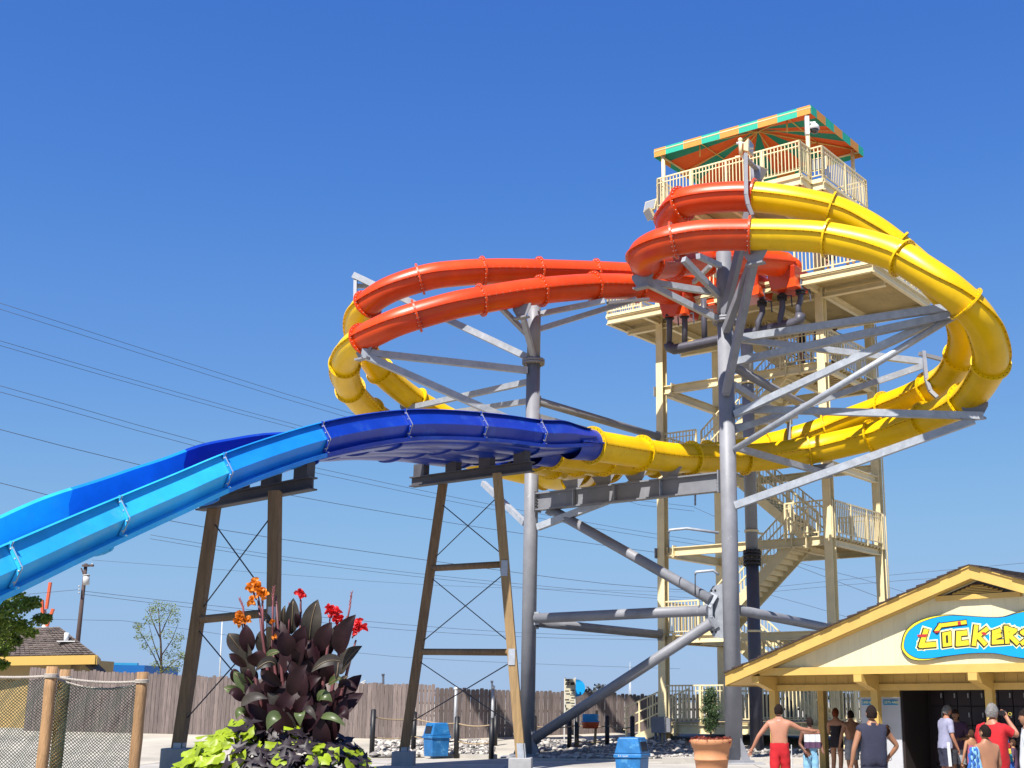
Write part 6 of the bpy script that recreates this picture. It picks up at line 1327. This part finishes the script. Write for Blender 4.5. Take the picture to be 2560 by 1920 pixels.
p10, k10, c10 = person('shirtless boy in blue shorts with green waistband in front of the red T-shirt', 2462, 1815, 17.6, 1.42, R(22), 'skin_tan', 'hair_dark', (((-.29, .03, 1.12), (-.22, .22, 1.02)), ((.26, .02, 1.12), (.22, .18, 1.0))), [('shorts', 'cloth_blue', .9)], head_turn=.2)
mb = MB(); mb.lathe([(.150, .985), (.164, .985), (.164, 1.02), (.150, 1.02)], (0, 0, 0), 20); mb.v = [tuple(V((p[0], p[1] * .8, p[2])) * k10) for p in mb.v]; mb.build('waistband', 'cloth_green', p10, True)
def bundle(name, label, cat, c, mats, sx, sz, seed, n=7):
    rn = random.Random(seed); r = thing(name, label, cat, c); 
    for i in range(n):
        mb = MB(); a = i / n; rings = 9; x = (a - .5) * 2 * sx; col_ = mats[i % len(mats)]
        mb.path([c + V((x * (.5 + .6 * j / rings) + rn.uniform(-.008, .008), rn.uniform(-.02, .02), -sz * j / rings)) for j in range(rings + 1)], [.012] + [.02 + .006 * rn.random() for _ in range(rings)], 7); mb.build('cloth_fold', col_, r)
bundle('towel', 'blue towel bunched in the hands of the shirtless boy', 'towel', P(2437, 1868, 17.2), ['cloth_blue', 'cloth_sky'], .09, .30, 3, 6)
tdr = P(2512, 1842, 19.6); rT = thing('tie_dye_towel', 'rainbow tie-dye towel hanging right of the red T-shirt', 'towel', tdr); rn = random.Random(4)
for b, (m_, z0, z1) in enumerate((('cloth_blue', 0, .09), ('cloth_red', .09, .17), ('tie_yellow', .17, .25), ('tie_teal', .25, .36), ('cloth_blue', .36, .52))):
    mb = MB()
    for i in range(7):
        x = (i - 3) * .022; mb.path([tdr + V((x * (.5 + (z0 + (z1 - z0) * j / 4) * 2.2), .012 * math.sin(i * 2.5), -(z0 + (z1 - z0) * j / 4))) for j in range(5)], .016 + .012 * z1, 7)
    mb.build('colour_band', m_, rT)
person('child with brown hair in shade beside the tie-dye towel', 2532, 1850, 26.6, 1.1, R(60), 'skin_tan', 'hair_brown', (DOWN, DOWNR), [('shirt', 'cloth_purple'), ('shorts', 'cloth_black', .8)], hair_len=.8)
person('person in a bright white T-shirt cut off by the right edge', 2566, 1775, 18.2, 1.7, R(70), 'skin_tan', 'hair_dark', (DOWN, DOWNR), [('shirt', 'cloth_white'), ('shorts', 'cloth_blue', .9)], fat=1.2)
# riders waiting on the launch deck (the tower stands at 1.2 : 1, so do they)
for (a, b, zl, m_, lab, rz) in ((.75, -.6, L5, 'cloth_blue', 'rider in a blue shirt waiting behind the launch deck railing, left of two', .4), (1.55, -.5, L5, 'cloth_blue', 'rider in a blue shirt waiting behind the launch deck railing, right of two', -.5),
        (-1.2, .7, L4, 'cloth_navy', 'queueing rider in a navy shirt at the left of the upper right landing', 1.2), (-.55, 1.0, L4, 'cloth_purple', 'queueing rider in a purple shirt in the middle of the upper right landing', 2.0), (-.5, 2.3, L4, 'cloth_sky', 'queueing rider in a pale blue shirt at the back of the upper right landing', .3)):
    q = T(a, b, zl + .05); zt = q.z + 1.75
    r, k, c = person(lab, 0, 0, 10, 1.75, rz, 'skin_tan', 'hair_brown', (DOWN, DOWNR), [('shirt', m_), ('shorts', 'cloth_navy', .8)])
    r.location = q; s_ = 1.75 / 1.75 / k; r.scale = (s_ * 1.15,) * 3
